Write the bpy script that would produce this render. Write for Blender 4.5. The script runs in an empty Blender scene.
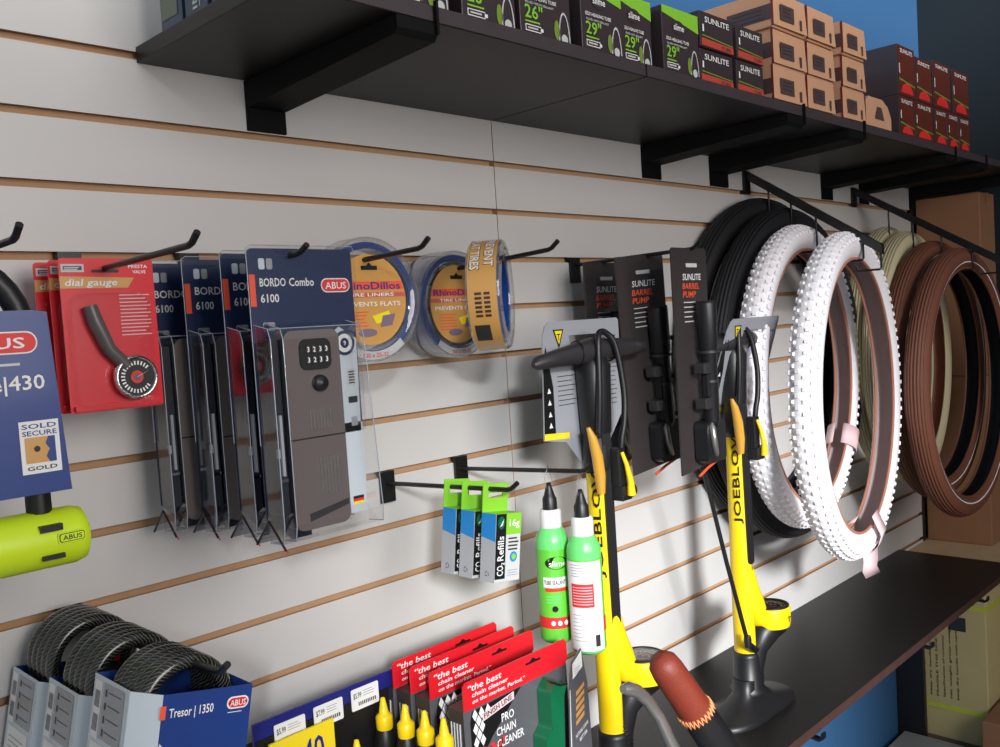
import bpy, math, random
from mathutils import Matrix, Vector
random.seed(7)
PI = math.pi
SC = bpy.context.scene
COL = SC.collection

# ------------------------------------------------------------------ camera
YAW, PITCH, ROLL, FPX = .7964, -.0550, -.0640, 909.336
CAM = Vector((-1.0593, -1.0203, -.3357))
_f = Vector((math.sin(YAW)*math.cos(PITCH), math.cos(YAW)*math.cos(PITCH), math.sin(PITCH)))
_r = Vector((math.cos(YAW), -math.sin(YAW), 0))
_u = _r.cross(_f)
RR = math.cos(ROLL)*_r + math.sin(ROLL)*_u
UU = -math.sin(ROLL)*_r + math.cos(ROLL)*_u
cam = bpy.data.objects.new('camera', bpy.data.cameras.new('camera'))
COL.objects.link(cam)
cam.data.sensor_width = 36
cam.data.lens = FPX/1000*36
cam.data.clip_start = .02
cam.matrix_world = Matrix(((RR.x, UU.x, -_f.x, CAM.x), (RR.y, UU.y, -_f.y, CAM.y), (RR.z, UU.z, -_f.z, CAM.z), (0, 0, 0, 1)))
SC.camera = cam

# ------------------------------------------------------------------ world, sun, exposure
SC.view_settings.view_transform = 'Standard'
SC.view_settings.look = 'None'
SC.view_settings.gamma = 1
SC.view_settings.use_curve_mapping = False
SC.view_settings.exposure = 0.0
w = bpy.data.worlds.new('world'); SC.world = w; w.use_nodes = True
nt = w.node_tree; bg = nt.nodes['Background']
bg.inputs[0].default_value = (.84, .92, 1.0, 1)
bg.inputs[1].default_value = .40
sun = bpy.data.objects.new('sun', bpy.data.lights.new('sun', 'SUN'))
COL.objects.link(sun)
sun.data.energy = 4.6; sun.data.angle = math.radians(8); sun.data.color = (.97, .99, 1)
SUN = Vector((.72, 1, -.40)).normalized()
sun.rotation_euler = SUN.to_track_quat('-Z', 'Y').to_euler()
fill = bpy.data.objects.new('room_light', bpy.data.lights.new('room_light', 'AREA'))  # added frontal fill behind the camera, not a lamp of the shop
COL.objects.link(fill)
fill.data.energy = 36; fill.data.size = 1.3; fill.data.color = (1, .93, .88)
fill.location = (-.45, -2.6, .16)
fill.rotation_euler = (Vector((.3, 0, .0))-Vector(fill.location)).to_track_quat('-Z', 'Y').to_euler()

# ------------------------------------------------------------------ materials
MATS = {}
def mat(name, col, rough=.5, metal=0., spec=.5, coat=0., noise=0., nscale=40., bump=0., bscale=200.):
    if name in MATS: return MATS[name]
    m = bpy.data.materials.new(name); m.use_nodes = True
    n = m.node_tree; b = n.nodes['Principled BSDF']
    b.inputs['Base Color'].default_value = (*col, 1)
    b.inputs['Roughness'].default_value = rough
    b.inputs['Metallic'].default_value = metal
    b.inputs['Specular IOR Level'].default_value = spec
    b.inputs['Coat Weight'].default_value = coat
    b.inputs['Coat Roughness'].default_value = .08
    if noise or bump:
        tc = n.nodes.new('ShaderNodeTexCoord')
    if noise:
        t = n.nodes.new('ShaderNodeTexNoise'); t.inputs['Scale'].default_value = nscale; t.inputs['Detail'].default_value = 4
        n.links.new(tc.outputs['Object'], t.inputs['Vector'])
        r = n.nodes.new('ShaderNodeMapRange'); r.inputs['To Min'].default_value = 1-noise; r.inputs['To Max'].default_value = 1+noise
        n.links.new(t.outputs['Fac'], r.inputs['Value'])
        mx = n.nodes.new('ShaderNodeVectorMath'); mx.operation = 'SCALE'; mx.inputs[0].default_value = col
        n.links.new(r.outputs[0], mx.inputs['Scale']); n.links.new(mx.outputs[0], b.inputs['Base Color'])
    if bump:
        t2 = n.nodes.new('ShaderNodeTexNoise'); t2.inputs['Scale'].default_value = bscale
        n.links.new(tc.outputs['Object'], t2.inputs['Vector'])
        bp = n.nodes.new('ShaderNodeBump'); bp.inputs['Strength'].default_value = bump; bp.inputs['Distance'].default_value = .001
        n.links.new(t2.outputs['Fac'], bp.inputs['Height']); n.links.new(bp.outputs[0], b.inputs['Normal'])
    MATS[name] = m
    return m
def clear(name, tint=(1, 1, 1), gloss=.12, rough=.08, milk=0.):
    if name in MATS: return MATS[name]
    m = bpy.data.materials.new(name); m.use_nodes = True
    n = m.node_tree; n.nodes.clear()
    out = n.nodes.new('ShaderNodeOutputMaterial')
    tr = n.nodes.new('ShaderNodeBsdfTransparent'); tr.inputs[0].default_value = (*tint, 1)
    gl = n.nodes.new('ShaderNodeBsdfGlossy'); gl.inputs['Roughness'].default_value = rough
    fr = n.nodes.new('ShaderNodeLayerWeight'); fr.inputs['Blend'].default_value = .35
    mr = n.nodes.new('ShaderNodeMapRange'); mr.inputs['To Min'].default_value = gloss*.35; mr.inputs['To Max'].default_value = min(1, gloss*4)
    n.links.new(fr.outputs['Facing'], mr.inputs['Value'])
    mx = n.nodes.new('ShaderNodeMixShader')
    n.links.new(mr.outputs[0], mx.inputs[0]); n.links.new(tr.outputs[0], mx.inputs[1]); n.links.new(gl.outputs[0], mx.inputs[2])
    last = mx
    if milk:
        df = n.nodes.new('ShaderNodeBsdfDiffuse'); df.inputs[0].default_value = (.85, .87, .9, 1)
        m2 = n.nodes.new('ShaderNodeMixShader'); m2.inputs[0].default_value = milk
        n.links.new(mx.outputs[0], m2.inputs[1]); n.links.new(df.outputs[0], m2.inputs[2]); last = m2
    n.links.new(last.outputs[0], out.inputs[0])
    MATS[name] = m
    return m
def S(r, g, b):                     # sRGB 0-255 -> linear
    return tuple(((c/255)/12.92 if c/255 <= .04045 else ((c/255+.055)/1.055)**2.4) for c in (r, g, b))
LAM = mat('slat_laminate', S(210, 208, 206), .42, noise=.02, nscale=6)
MDF = mat('raw_fibreboard', S(188, 150, 114), .9, noise=.10, nscale=60)
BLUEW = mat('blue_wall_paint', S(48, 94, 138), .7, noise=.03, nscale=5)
NAVYW = mat('dark_blue_wall', S(11, 24, 32), .7, noise=.03, nscale=5)  # right wall, a much darker blue than the back wall
GREYW = mat('pale_wall_paint', S(200, 198, 195), .8, noise=.03)
FLOORM = mat('grey_floor', S(120, 115, 110), .6, noise=.12, nscale=12)
BLKSH = mat('black_shelf_laminate', S(31, 29, 29), .42, spec=.3, noise=.08, nscale=90, bump=.15, bscale=500)
BRNED = mat('worn_brown_edge', S(70, 46, 40), .6, noise=.3, nscale=50)
BLKM = mat('black_metal', S(22, 22, 24), .35, spec=.5)
BLKBR = mat('matt_black_steel', S(9, 9, 10), .7, spec=.2)
BLKP = mat('black_plastic', S(28, 28, 31), .4)
DGREY = mat('dark_grey_plastic', S(50, 48, 50), .4)
SATIN = mat('grey_brown_satin', S(122, 112, 110), .3, metal=.35)
CHROME = mat('chrome', (.75, .75, .77), .12, metal=1)
ALU = mat('brushed_aluminium', S(176, 172, 168), .28, metal=.8, noise=.05)
WHITE = mat('white_print', S(240, 240, 240), .5)
OFFW = mat('off_white_print', S(205, 207, 208), .5)
BLACK = mat('black_print', S(20, 20, 22), .45)
NAVY = mat('navy_card', S(34, 48, 84), .35, coat=.3)
BLUE = mat('royal_blue_card', S(28, 60, 132), .4, coat=.12)
RED = mat('red_card', S(222, 32, 44), .35, coat=.3)
REDP = mat('red_print', S(226, 50, 50), .5)
ORNG = mat('orange_print', S(244, 92, 58), .5)
YEL = mat('yellow_plastic', S(250, 214, 20), .35)
YELP = mat('yellow_print', S(252, 226, 40), .45)
GOLD = mat('gold_print', S(212, 160, 88), .35, coat=.4)
AMBER = mat('amber_plastic', S(214, 160, 60), .25, coat=.5)
LIME = mat('lime_print', S(138, 206, 56), .45, coat=.2)
CYAN = mat('cyan_print', S(30, 140, 214), .45, coat=.2)
SILV = mat('silver_card', S(190, 192, 196), .32, metal=.15, coat=.2)
GREYC = mat('grey_card', S(160, 163, 170), .4, coat=.2)
PALEC = mat('pale_card', S(206, 216, 224), .4, coat=.2)
SGREEN = mat('sealant_green', S(110, 222, 120), .3, coat=.3)
LGREEN = mat('label_green', S(104, 206, 60), .4, coat=.2)
DGREEN = mat('dark_green_plastic', S(14, 104, 66), .3, coat=.3)
KRAFT = mat('kraft_cardboard', S(206, 158, 124), .8, noise=.06, nscale=30)
KRAFT2 = mat('brown_cardboard', S(150, 108, 78), .85, noise=.10, nscale=14)
KRAFT3 = mat('olive_cardboard', S(196, 182, 130), .85, noise=.06, nscale=20)
WOOD = mat('plywood', S(206, 178, 140), .7, noise=.12, nscale=30)
BOXB = mat('dark_carton', S(62, 52, 55), .35, coat=.25)
BOXR = mat('red_brown_carton', S(104, 44, 30), .35, coat=.25)
NEON = mat('neon_yellow', S(216, 246, 40), .4)
LEATH = mat('brown_leather', S(128, 50, 34), .5, noise=.12, nscale=120, bump=.4, bscale=600)
STITCH = mat('orange_thread', S(236, 160, 104), .7)
RUBW = mat('white_rubber', S(248, 245, 250), .55)
RUBK = mat('black_rubber', S(27, 28, 32), .6, bump=.2, bscale=400)
RUBB = mat('brown_rubber', S(116, 70, 52), .6, noise=.06, nscale=60)
RUBC = mat('cream_rubber', S(214, 204, 166), .6)
RUBT = mat('tan_casing', S(176, 118, 96), .7)
PINK = mat('pink_paper', S(232, 200, 204), .6)
BLUT = mat('blue_film', S(26, 62, 128), .2, coat=.8)
CLEAR = clear('clear_plastic', gloss=.09)
CLEARM = clear('clear_plastic_milky', gloss=.18, milk=.04)
CLEARD = clear('smoked_plastic', tint=(.50, .53, .62), gloss=.14)
STRAPM = mat('yellow_strap', S(196, 206, 70), .5)

def braid_mat():
    m = bpy.data.materials.new('braided_cable'); m.use_nodes = True
    n = m.node_tree; b = n.nodes['Principled BSDF']
    tc = n.nodes.new('ShaderNodeTexCoord')
    uv = n.nodes.new('ShaderNodeMapping'); uv.inputs['Rotation'].default_value = (0, 0, .6); uv.inputs['Scale'].default_value = (1, 1, 1)
    n.links.new(tc.outputs['UV'], uv.inputs['Vector'])
    wv = n.nodes.new('ShaderNodeTexWave'); wv.inputs['Scale'].default_value = 1.6; wv.inputs['Distortion'].default_value = 5; wv.inputs['Detail'].default_value = 1
    n.links.new(uv.outputs[0], wv.inputs['Vector'])
    cr = n.nodes.new('ShaderNodeValToRGB')
    cr.color_ramp.elements[0].position = .90; cr.color_ramp.elements[0].color = (*S(24, 26, 25), 1)
    cr.color_ramp.elements[1].position = 1.0; cr.color_ramp.elements[1].color = (*S(120, 120, 104), 1)
    n.links.new(wv.outputs['Fac'], cr.inputs[0]); n.links.new(cr.outputs[0], b.inputs['Base Color'])
    b.inputs['Roughness'].default_value = .25; b.inputs['Coat Weight'].default_value = .6
    return m
BRAID = braid_mat()

# ------------------------------------------------------------------ mesh builder
_txt = {}
def glyphs(s):
    if s in _txt: return _txt[s]
    cu = bpy.data.curves.new('t', 'FONT'); cu.body = s; cu.size = 1; cu.offset = .012; cu.resolution_u = 2
    ob = bpy.data.objects.new('t', cu); COL.objects.link(ob)
    bpy.context.view_layer.update()
    me = ob.evaluated_get(bpy.context.evaluated_depsgraph_get()).to_mesh()
    vs = [tuple(v.co) for v in me.vertices]; fs = [tuple(p.vertices) for p in me.polygons]
    bpy.data.objects.remove(ob); bpy.data.curves.remove(cu)
    if vs:
        x0 = min(v[0] for v in vs); x1 = max(v[0] for v in vs)
        vs = [(v[0]-x0, v[1]) for v in vs]; wd = x1-x0
    else: wd = 1
    _txt[s] = (vs, fs, wd)
    return _txt[s]
class MB:
    def __init__(s): s.v = []; s.f = []; s.m = []; s.sm = []; s.mats = []; s.M = Matrix(); s.uv = {}
    def mi(s, m):
        if m not in s.mats: s.mats.append(m)
        return s.mats.index(m)
    def add(s, vs, fs, m, smooth=False):
        o = len(s.v); i = s.mi(m)
        s.v += [tuple(s.M @ Vector(p)) for p in vs]
        for f in fs: s.f.append(tuple(o+k for k in f)); s.m.append(i); s.sm.append(smooth)
        return s
    def box(s, x0, x1, y0, y1, z0, z1, m):
        v = [(x, y, z) for z in (z0, z1) for y in (y0, y1) for x in (x0, x1)]
        return s.add(v, [(0, 2, 3, 1), (4, 5, 7, 6), (0, 1, 5, 4), (2, 6, 7, 3), (0, 4, 6, 2), (1, 3, 7, 5)], m)
    def prism(s, poly, y0, y1, m, side=None, axis='y'):      # poly in (x,z), extruded along y; axis 'x': poly in (y,z)
        n = len(poly)
        if axis == 'y': v = [(a, y0, b) for a, b in poly]+[(a, y1, b) for a, b in poly]
        elif axis == 'x': v = [(y0, a, b) for a, b in poly]+[(y1, a, b) for a, b in poly]
        else: v = [(a, b, y0) for a, b in poly]+[(a, b, y1) for a, b in poly]
        s.add(v, [tuple(range(n)), tuple(range(2*n-1, n-1, -1))], m)
        return s.add(v, [(i, i+n, (i+1) % n+n, (i+1) % n) for i in range(n)], side or m)
    def quad(s, x0, x1, z0, z1, y, m): return s.add([(x0, y, z0), (x1, y, z0), (x1, y, z1), (x0, y, z1)], [(0, 1, 2, 3)], m)
    def poly(s, pts, y, m): return s.add([(a, y, b) for a, b in pts], [tuple(range(len(pts)))], m)
    def tube(s, pts, r, m, seg=10, closed=False, caps=True, uv=False):
        pts = [Vector(p) for p in pts]; n = len(pts)
        rs = r if isinstance(r, (list, tuple)) else [r]*n
        vs = []; prev = None
        for i, p in enumerate(pts):
            if closed: t = pts[(i+1) % n]-pts[i-1]
            else: t = pts[min(i+1, n-1)]-pts[max(i-1, 0)]
            t.normalize()
            if prev is None:
                a = Vector((0, 0, 1)) if abs(t.z) < .9 else Vector((1, 0, 0))
                prev = t.cross(a).normalized()
            prev = (prev-t*prev.dot(t)).normalized(); b = t.cross(prev)
            for k in range(seg):
                an = 2*PI*k/seg; vs.append(p+(prev*math.cos(an)+b*math.sin(an))*rs[i])
        fs = []
        for i in range(n if closed else n-1):
            for k in range(seg):
                fs.append((i*seg+k, i*seg+(k+1) % seg, ((i+1) % n)*seg+(k+1) % seg, ((i+1) % n)*seg+k))
        o = len(s.f)
        s.add(vs, fs, m, True)
        if uv:
            L = 0; ls = [0]
            for i in range(1, n): L += (pts[i]-pts[i-1]).length; ls.append(L)
            c = o
            for i in range(n-1):
                for k in range(seg):
                    s.uv[c] = [(ls[i]*60, k/seg*3), (ls[i]*60, (k+1)/seg*3), (ls[i+1]*60, (k+1)/seg*3), (ls[i+1]*60, k/seg*3)]; c += 1
        if caps and not closed:
            s.add(vs, [tuple(range(seg))[::-1], tuple(range((n-1)*seg, n*seg))], m)
        return s
    def lathe(s, prof, m, seg=24, c=(0, 0, 0), axis='z', smooth=True, caps=True):
        vs = []
        for r, h in prof:
            for k in range(seg):
                a = 2*PI*k/seg
                if axis == 'z': vs.append((c[0]+r*math.cos(a), c[1]+r*math.sin(a), c[2]+h))
                elif axis == 'y': vs.append((c[0]+r*math.cos(a), c[1]+h, c[2]+r*math.sin(a)))
                else: vs.append((c[0]+h, c[1]+r*math.cos(a), c[2]+r*math.sin(a)))
        n = len(prof)
        s.add(vs, [(i*seg+k, i*seg+(k+1) % seg, (i+1)*seg+(k+1) % seg, (i+1)*seg+k) for i in range(n-1) for k in range(seg)], m, smooth)
        if caps: s.add(vs, [tuple(range(seg))[::-1], tuple(range((n-1)*seg, n*seg))], m)
        return s
    def text(s, t, x, z, h, m, y=-.001, w=None, rot=0, shear=0, align='l', vert=False):
        vs, fs, wd = glyphs(t)
        k = h/.72; kx = k if w is None else w/wd
        off = {'l': 0, 'c': -wd*kx/2, 'r': -wd*kx}[align]
        c, sn = math.cos(rot), math.sin(rot); out = []
        for a, b in vs:
            X = a*kx+off+shear*b*k; Z = b*k
            out.append((x+X*c-Z*sn, y, z+X*sn+Z*c))
        return s.add(out, fs, m)
    def build(s, name, parent=None, bevel=0, sub=0, label=None):
        me = bpy.data.meshes.new(name); me.from_pydata(s.v, [], s.f)
        for m in s.mats: me.materials.append(m)
        me.polygons.foreach_set('material_index', s.m); me.polygons.foreach_set('use_smooth', s.sm)
        if s.uv:
            ul = me.uv_layers.new(name='UVMap')
            for pi, uvs in s.uv.items():
                for li, q in zip(me.polygons[pi].loop_indices, uvs): ul.data[li].uv = q
        me.update()
        o = bpy.data.objects.new(name, me); COL.objects.link(o)
        if parent: o.parent = parent
        if bevel:
            b = o.modifiers.new('b', 'BEVEL'); b.width = bevel; b.segments = 2; b.limit_method = 'ANGLE'; b.angle_limit = .7
        if sub:
            b = o.modifiers.new('s', 'SUBSURF'); b.levels = sub; b.render_levels = sub
        if label: o['label'] = label
        return o
def tag(o, label, cat, group=None):
    o['label'] = label; o['category'] = cat
    if group: o['group'] = group
    return o
def thing(name, label, cat, loc, rotz=0, roll=0, tilt=0, group=None):
    o = bpy.data.objects.new(name, None); COL.objects.link(o); o.empty_display_size = .02
    o.location = loc; o.rotation_euler = (tilt, roll, rotz)
    return tag(o, label, cat, group)
def struct(o): o['kind'] = 'structure'; return o
def dup(root, loc=None, rot=None, label=None):
    def cp(o, par):
        c = o.copy(); COL.objects.link(c)
        if par: c.parent = par
        for ch in list(o.children): cp(ch, c)
        return c
    r = cp(root, None)
    if loc is not None: r.location = loc
    if rot is not None: r.rotation_euler = rot
    if label: r['label'] = label
    return r
def rrect(x0, x1, z0, z1, r, n=5):
    p = []
    for cx, cz, a0 in ((x1-r, z0+r, -PI/2), (x1-r, z1-r, 0), (x0+r, z1-r, PI/2), (x0+r, z0+r, PI)):
        for k in range(n+1):
            a = a0+PI/2*k/n; p.append((cx+r*math.cos(a), cz+r*math.sin(a)))
    return p
def circ(cx, cz, rx, rz=None, n=24, a0=0, a1=2*PI):
    rz = rz or rx
    return [(cx+rx*math.cos(a0+(a1-a0)*k/n), cz+rz*math.sin(a0+(a1-a0)*k/n)) for k in range(n+(a1-a0 < 6))]
def lines(mb, x0, x1, z, n, dz, m, y, h=.0012, j=.25):
    for i in range(n):
        e = x1-(x1-x0)*random.random()*j
        mb.quad(x0, e, z-i*dz-h, z-i*dz, y, m)
def pill(mb, cx, cz, w, h, y, txt='ABUS'):        # red oval badge with white rim
    mb.poly(rrect(cx-w/2, cx+w/2, cz-h/2, cz+h/2, h*.48), y, WHITE)
    mb.poly(rrect(cx-w/2+.0012, cx+w/2-.0012, cz-h/2+.0012, cz+h/2-.0012, h*.42), y-.0003, REDP)
    mb.text(txt, cx, cz-h*.24, h*.48, WHITE, y-.0006, w=w*.72, align='c')

# ------------------------------------------------------------------ the setting
ZG = .0762
def slat_panel(x0, x1, name):
    mb = MB(); zt, zb = .2286, -1.2192
    prof = [(.010, zt), (0, zt)]
    k = 3
    for i in range(19):
        zg = zt-i*ZG
        if i: pass
    prof = [(.019, zt-.0), (0, zt)]
    for i in range(1, 19):
        zg = zt-i*ZG
        prof += [(0, zg), (.0035, zg), (.0035, zg+.006), (.0095, zg+.006), (.0095, zg-.0155), (.0035, zg-.0155), (.0035, zg-.0092), (0, zg-.0092)]
    prof += [(0, zb), (.019, zb)]
    lam = MB()
    for a in range(len(prof)-1):
        (ya, za), (yb, zb2) = prof[a], prof[a+1]
        front = ya == 0 and yb == 0
        mb.add([(x0, ya, za), (x1, ya, za), (x1, yb, zb2), (x0, yb, zb2)], [(0, 3, 2, 1)], LAM if front else MDF)
    for xx in (x0, x1):
        mb.add([(xx, 0, zt), (xx, .019, zt), (xx, .019, zb), (xx, 0, zb)], [(0, 1, 2, 3)] if xx == x1 else [(0, 3, 2, 1)], MDF)
    mb.box(x0, x1, .0096, .019, zb, zt, MDF)
    return struct(mb.build(name))
slat_panel(-2.44, -.0008, 'wall_back')
slat_panel(.0008, 1.785, 'wall_back')
struct(MB().box(-2.6, 2.16, .0195, .12, -1.75, 1.5, BLUEW).build('wall_back'))
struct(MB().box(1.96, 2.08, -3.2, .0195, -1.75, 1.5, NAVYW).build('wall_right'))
struct(MB().box(-2.6, 2.08, -3.5, .12, -1.80, -1.75, FLOORM).build('floor'))
struct(MB().box(1.785, 1.812, .0, .019, -1.22, -.03, BLKP).build('trim_1'))
struct(MB().box(-2.44, 1.785, .004, .019, -1.235, -1.2195, BLKP).build('trim_2'))
# unseen wall added behind the camera, its opening shaped to bound the sun patch
OX0, OX1, OZ = -2.70, -1.12, .80
fw = MB()
fw.box(-5.0, OX0, -3.32, -3.2, -1.75, 1.5, GREYW); fw.box(OX1, 2.08, -3.32, -3.2, -1.75, 1.5, GREYW); fw.box(OX0, OX1, -3.32, -3.2, OZ, 1.5, GREYW)
struct(fw.build('wall_front_sun_mask'))

# ------------------------------------------------------------------ shelves
SZ0, SZ1 = -.0131, .005
def shelf(name, label, x0, x1, d, z0, z1, edge):
    t = thing(name, label, 'shelf', (x0, 0, z0))
    MB().box(0, x1-x0, -d, -.0005, 0, z1-z0, BLKSH).build('board', t, bevel=.0012)
    MB().box(.0005, x1-x0-.0005, -d-.0006, -d+.0002, .001, z1-z0-.001, edge).build('front_edge', t)
    return t
EDG = mat('dark_edge_band', S(66, 58, 62), .45, noise=.1, nscale=50)
shelf('wall_shelf', 'long black wall shelf under the inner tube boxes, left board up to the panel seam', -.577, -.0009, .299, SZ0, SZ1, EDG)
shelf('wall_shelf', 'long black wall shelf under the brown kraft boxes, right board beyond the panel seam', .0009, 1.90, .300, SZ0, SZ1, EDG)
shelf('display_shelf', 'low black shelf board the floor pumps stand on', -.42, 1.589, .305, -1.083, -1.0645, BRNED)
def shelf_bracket(x, w, label, z=SZ0, d=.300, base=-.062):
    o = thing('shelf_bracket', label, 'bracket', (x, 0, z), group=None)
    MB().prism([(-.0008, -.001), (-.0008, base), (-.005, base), (-.005, -.034), (-d+.004, -.020), (-d-.001, -.014), (-d-.001, -.001)], 0, w, BLKBR, axis='x').build('channel', o, bevel=.0008)
    MB().box(w-.0035, w, -d-.0055, -d-.0012, -.014, .0215, BLKBR).build('front_lip', o)
    b = MB()
    for dd in (.10, .24): b.lathe([(.0, -.004), (.003, -.0036), (.004, 0)], ALU, 8, (w, -dd, -.016), 'x')
    b.M = Matrix()
    b.build('screw', o)
    return o
shelf_bracket(-.441, 0.055, 'black metal bracket under the left end of the high wall shelf')
shelf_bracket(.406, 0.06, 'black metal bracket under the high shelf, second from its left end')
shelf_bracket(.651, 0.07, 'black metal shelf bracket beside the upper end of the sloping tyre arm')
shelf_bracket(1.182, 0.06, 'black metal shelf bracket right of the white tyres')
shelf_bracket(1.414, 0.057, 'black metal shelf bracket above the cream tyres')
shelf_bracket(1.775, 0.057, 'black metal shelf bracket next to the tall cardboard boxes')
def clip(x, label):
    o = thing('shelf_clip', label, 'bracket', (x, -.30, -1.083))
    MB().prism([(.02, -.001), (.02, -.006), (-.012, -.010), (-.020, -.004), (-.020, .006), (-.0165, .006), (-.0155, -.002), (-.010, -.0055)], -.006, .006, BLKM, axis='x').build('hook_tip', o)
    MB().prism([(.299, -.001), (.299, -.09), (.285, -.09), (.262, -.05), (-.0, -.010), (0, -.001)], -.002, .002, BLKM, axis='x').build('plate', o)
for xx, l in ((.40, 'black bracket under the low shelf in front of the bright blue wall'), (.93, 'black bracket under the low shelf by the strapped cardboard box'), (1.31, 'black bracket under the far end of the low shelf')): clip(xx, l)

# ------------------------------------------------------------------ peg hooks
def peg(x, zg, L, drop=.0, rise=.010, label='', plate=.045, name='peg_hook', r=.0032, tip=.016):
    o = thing(name, label, 'hook', (x, 0, zg))
    p = MB(); p.prism([(-.0015, -.001), (.0085, -.001), (.0085, .004), (.0035+.0042, .004), (.0042, -.003), (-.0015, -.0105), (-.0015, -plate), (-.006, -plate), (-.006, -.001)], -.0125, .0125, BLKM, axis='x')
    p.build('back_plate', o)
    z0 = -.014-drop
    p = MB(); p.tube([(0, -.004, z0), (0, -L*.5, z0+rise*.5), (0, -L+.004, z0+rise), (0, -L-.003, z0+rise+.002), (0, -L-.014, z0+rise+tip*.62)], r, BLKM, 8)
    p.build('wire_arm', o)
    return o
G = lambda k: -k*ZG
peg(-.806, G(3), .25, rise=.004, drop=.007, label='black peg hook at the left edge, above the blue u-lock sleeve')
peg(-.672, G(3), .275, drop=.014, label='black peg hook holding the red dial gauge cards', rise=.006)
peg(-.535, G(3), .236, drop=.012, rise=.002, label='black peg hook holding the clear folding lock packs', tip=.012)
peg(-.379, G(3), .243, drop=.011, rise=.008, label='black peg hook holding the single tyre liner pack beside the folding locks')
peg(-.150, G(3), .237, drop=.013, rise=.012, label='black peg hook carrying two round tyre liner packs')
peg(.184, G(3), .243, drop=.0, rise=.004, label='black peg hook holding the three black mini pump cards')
peg(-.263, G(7), .245, drop=.004, rise=.010, label='black peg hook holding the small green gas cartridge boxes')
peg(-.119, G(7), .245, drop=.006, rise=.012, label='black peg hook above the green sealant bottles')
peg(-.703, G(8), .325, drop=.004, rise=.018, label='black peg hook holding the three coiled cable locks', plate=.03)

# ------------------------------------------------------------------ tyres and their sloping arms
def tyre(loc, yaw, R, r, kind, label, group=None, tilt=0):
    o = thing('bicycle_tyre', label, 'tyre', loc, yaw, 0, tilt, group)
    seg = 120
    ph0 = math.radians(138)
    n = 22
    sec = [(r*math.cos(-ph0+2*ph0*i/n), r*1.0*math.sin(-ph0+2*ph0*i/n), -ph0+2*ph0*i/n) for i in range(n+1)]
    def ring(mb, prof, m, close=False):
        vs = []
        for a in range(seg):
            A = 2*PI*a/seg
            for rr, yy in prof: vs.append(((R+rr)*math.cos(A), yy, (R+rr)*math.sin(A)))
        k = len(prof)
        fs = [(a*k+i, a*k+i+1, ((a+1) % seg)*k+i+1, ((a+1) % seg)*k+i) for a in range(seg) for i in range(k-1)]
        mb.add(vs, fs, m, True)
    base = {'white': RUBW, 'black': RUBK, 'brown': RUBB, 'cream': RUBC}[kind]
    c = MB()
    outer = [(a, b) for a, b, _ in sec]
    t = .0028
    inner = [((r-t)*math.cos(p), (r-t)*math.sin(p)) for _, _, p in sec]
    inm = {'white': mat('pale_casing', S(190, 172, 172), .7), 'black': RUBK, 'brown': RUBK, 'cream': RUBT}[kind]
    ring(c, outer, base); ring(c, inner[::-1], inm)
    c.build('casing', o)
    b = MB()
    for sgn in (-1, 1):
        cx, cy = r*math.cos(ph0), sgn*r*math.sin(ph0)
        ring(b, [(cx-.0028+.003*math.cos(q), cy+.003*math.sin(q)) for q in [2*PI*i/8 for i in range(9)]], RUBT if kind == 'white' else base)
    b.build('bead', o)
    if kind == 'brown':
        s = MB()
        for sgn in (-1, 1):
            ps = [math.radians(q)*sgn for q in (104, 107, 110)]
            ring(s, [((r+.0006)*math.cos(p), (r+.0006)*math.sin(p)) for p in ps], WHITE)
        s.build('reflective_line', o)
    tr = MB()
    if kind == 'white':
        N = 96
        for i in range(N):
            for row, (ph, w, l) in enumerate(((-62, .0055, .0075), (-38, .006, .006), (-13, .0065, .006), (13, .0065, .006), (38, .006, .006), (62, .0055, .0075))):
                A = 2*PI*(i+(.5 if row % 2 else 0))/N
                p = math.radians(ph)
                # local frame: radial e1, axial e2, tangential e3
                er = Vector((math.cos(A), 0, math.sin(A))); ey = Vector((0, 1, 0)); et = Vector((-math.sin(A), 0, math.cos(A)))
                nn = er*math.cos(p)+ey*math.sin(p); tt = -er*math.sin(p)+ey*math.cos(p)
                cc = er*R+nn*(r-.0008)
                vs = []
                for hh, sc in ((0, 1), (.0042, .8)):
                    for sx, sy in ((-1, -1), (1, -1), (1, 1), (-1, 1)):
                        vs.append(cc+nn*hh+tt*(w*.5*sc*sx*1.3)+et*(l*.5*sc*sy*1.2))
                tr.add(vs, [(4, 5, 6, 7), (0, 1, 5, 4), (1, 2, 6, 5), (2, 3, 7, 6), (3, 0, 4, 7)], RUBW)
    else:
        rows = [-50, -36, -22, -8, 8, 22, 36, 50]
        gr = {'cream': mat('cream_groove', S(150, 142, 116), .8), 'black': RUBK, 'brown': RUBB}[kind]
        for ph in rows:
            p0, p1 = math.radians(ph-4.4), math.radians(ph+4.4)
            ring(tr, [((r-.0002)*math.cos(p0), (r-.0002)*math.sin(p0)), ((r+.0014)*math.cos(p0), (r+.0014)*math.sin(p0)), ((r+.0014)*math.cos(p1), (r+.0014)*math.sin(p1)), ((r-.0002)*math.cos(p1), (r-.0002)*math.sin(p1))], base if kind != 'cream' else RUBC)
        if kind == 'cream':
            for ph in (-43, -29, -15, 0, 15, 29, 43):
                p0, p1 = math.radians(ph-2.2), math.radians(ph+2.2)
                ring(tr, [((r+.0004)*math.cos(p0), (r+.0004)*math.sin(p0)), ((r+.0004)*math.cos(p1), (r+.0004)*math.sin(p1))], gr)
    tr.build('tread', o)
    return o
tyre((.815, -.031, -.456), 0, .331, .027, 'black', 'wide black slick tyre hanging rearmost, closest to the slat wall')
tyre((.812, -.087, -.485), .04, .330, .028, 'black', 'black tyre hanging directly behind the white knobby tyres')
tyre((.748, -.146, -.487), .125, .286, .027, 'white', 'smaller white knobby tyre behind the front white one')
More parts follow.
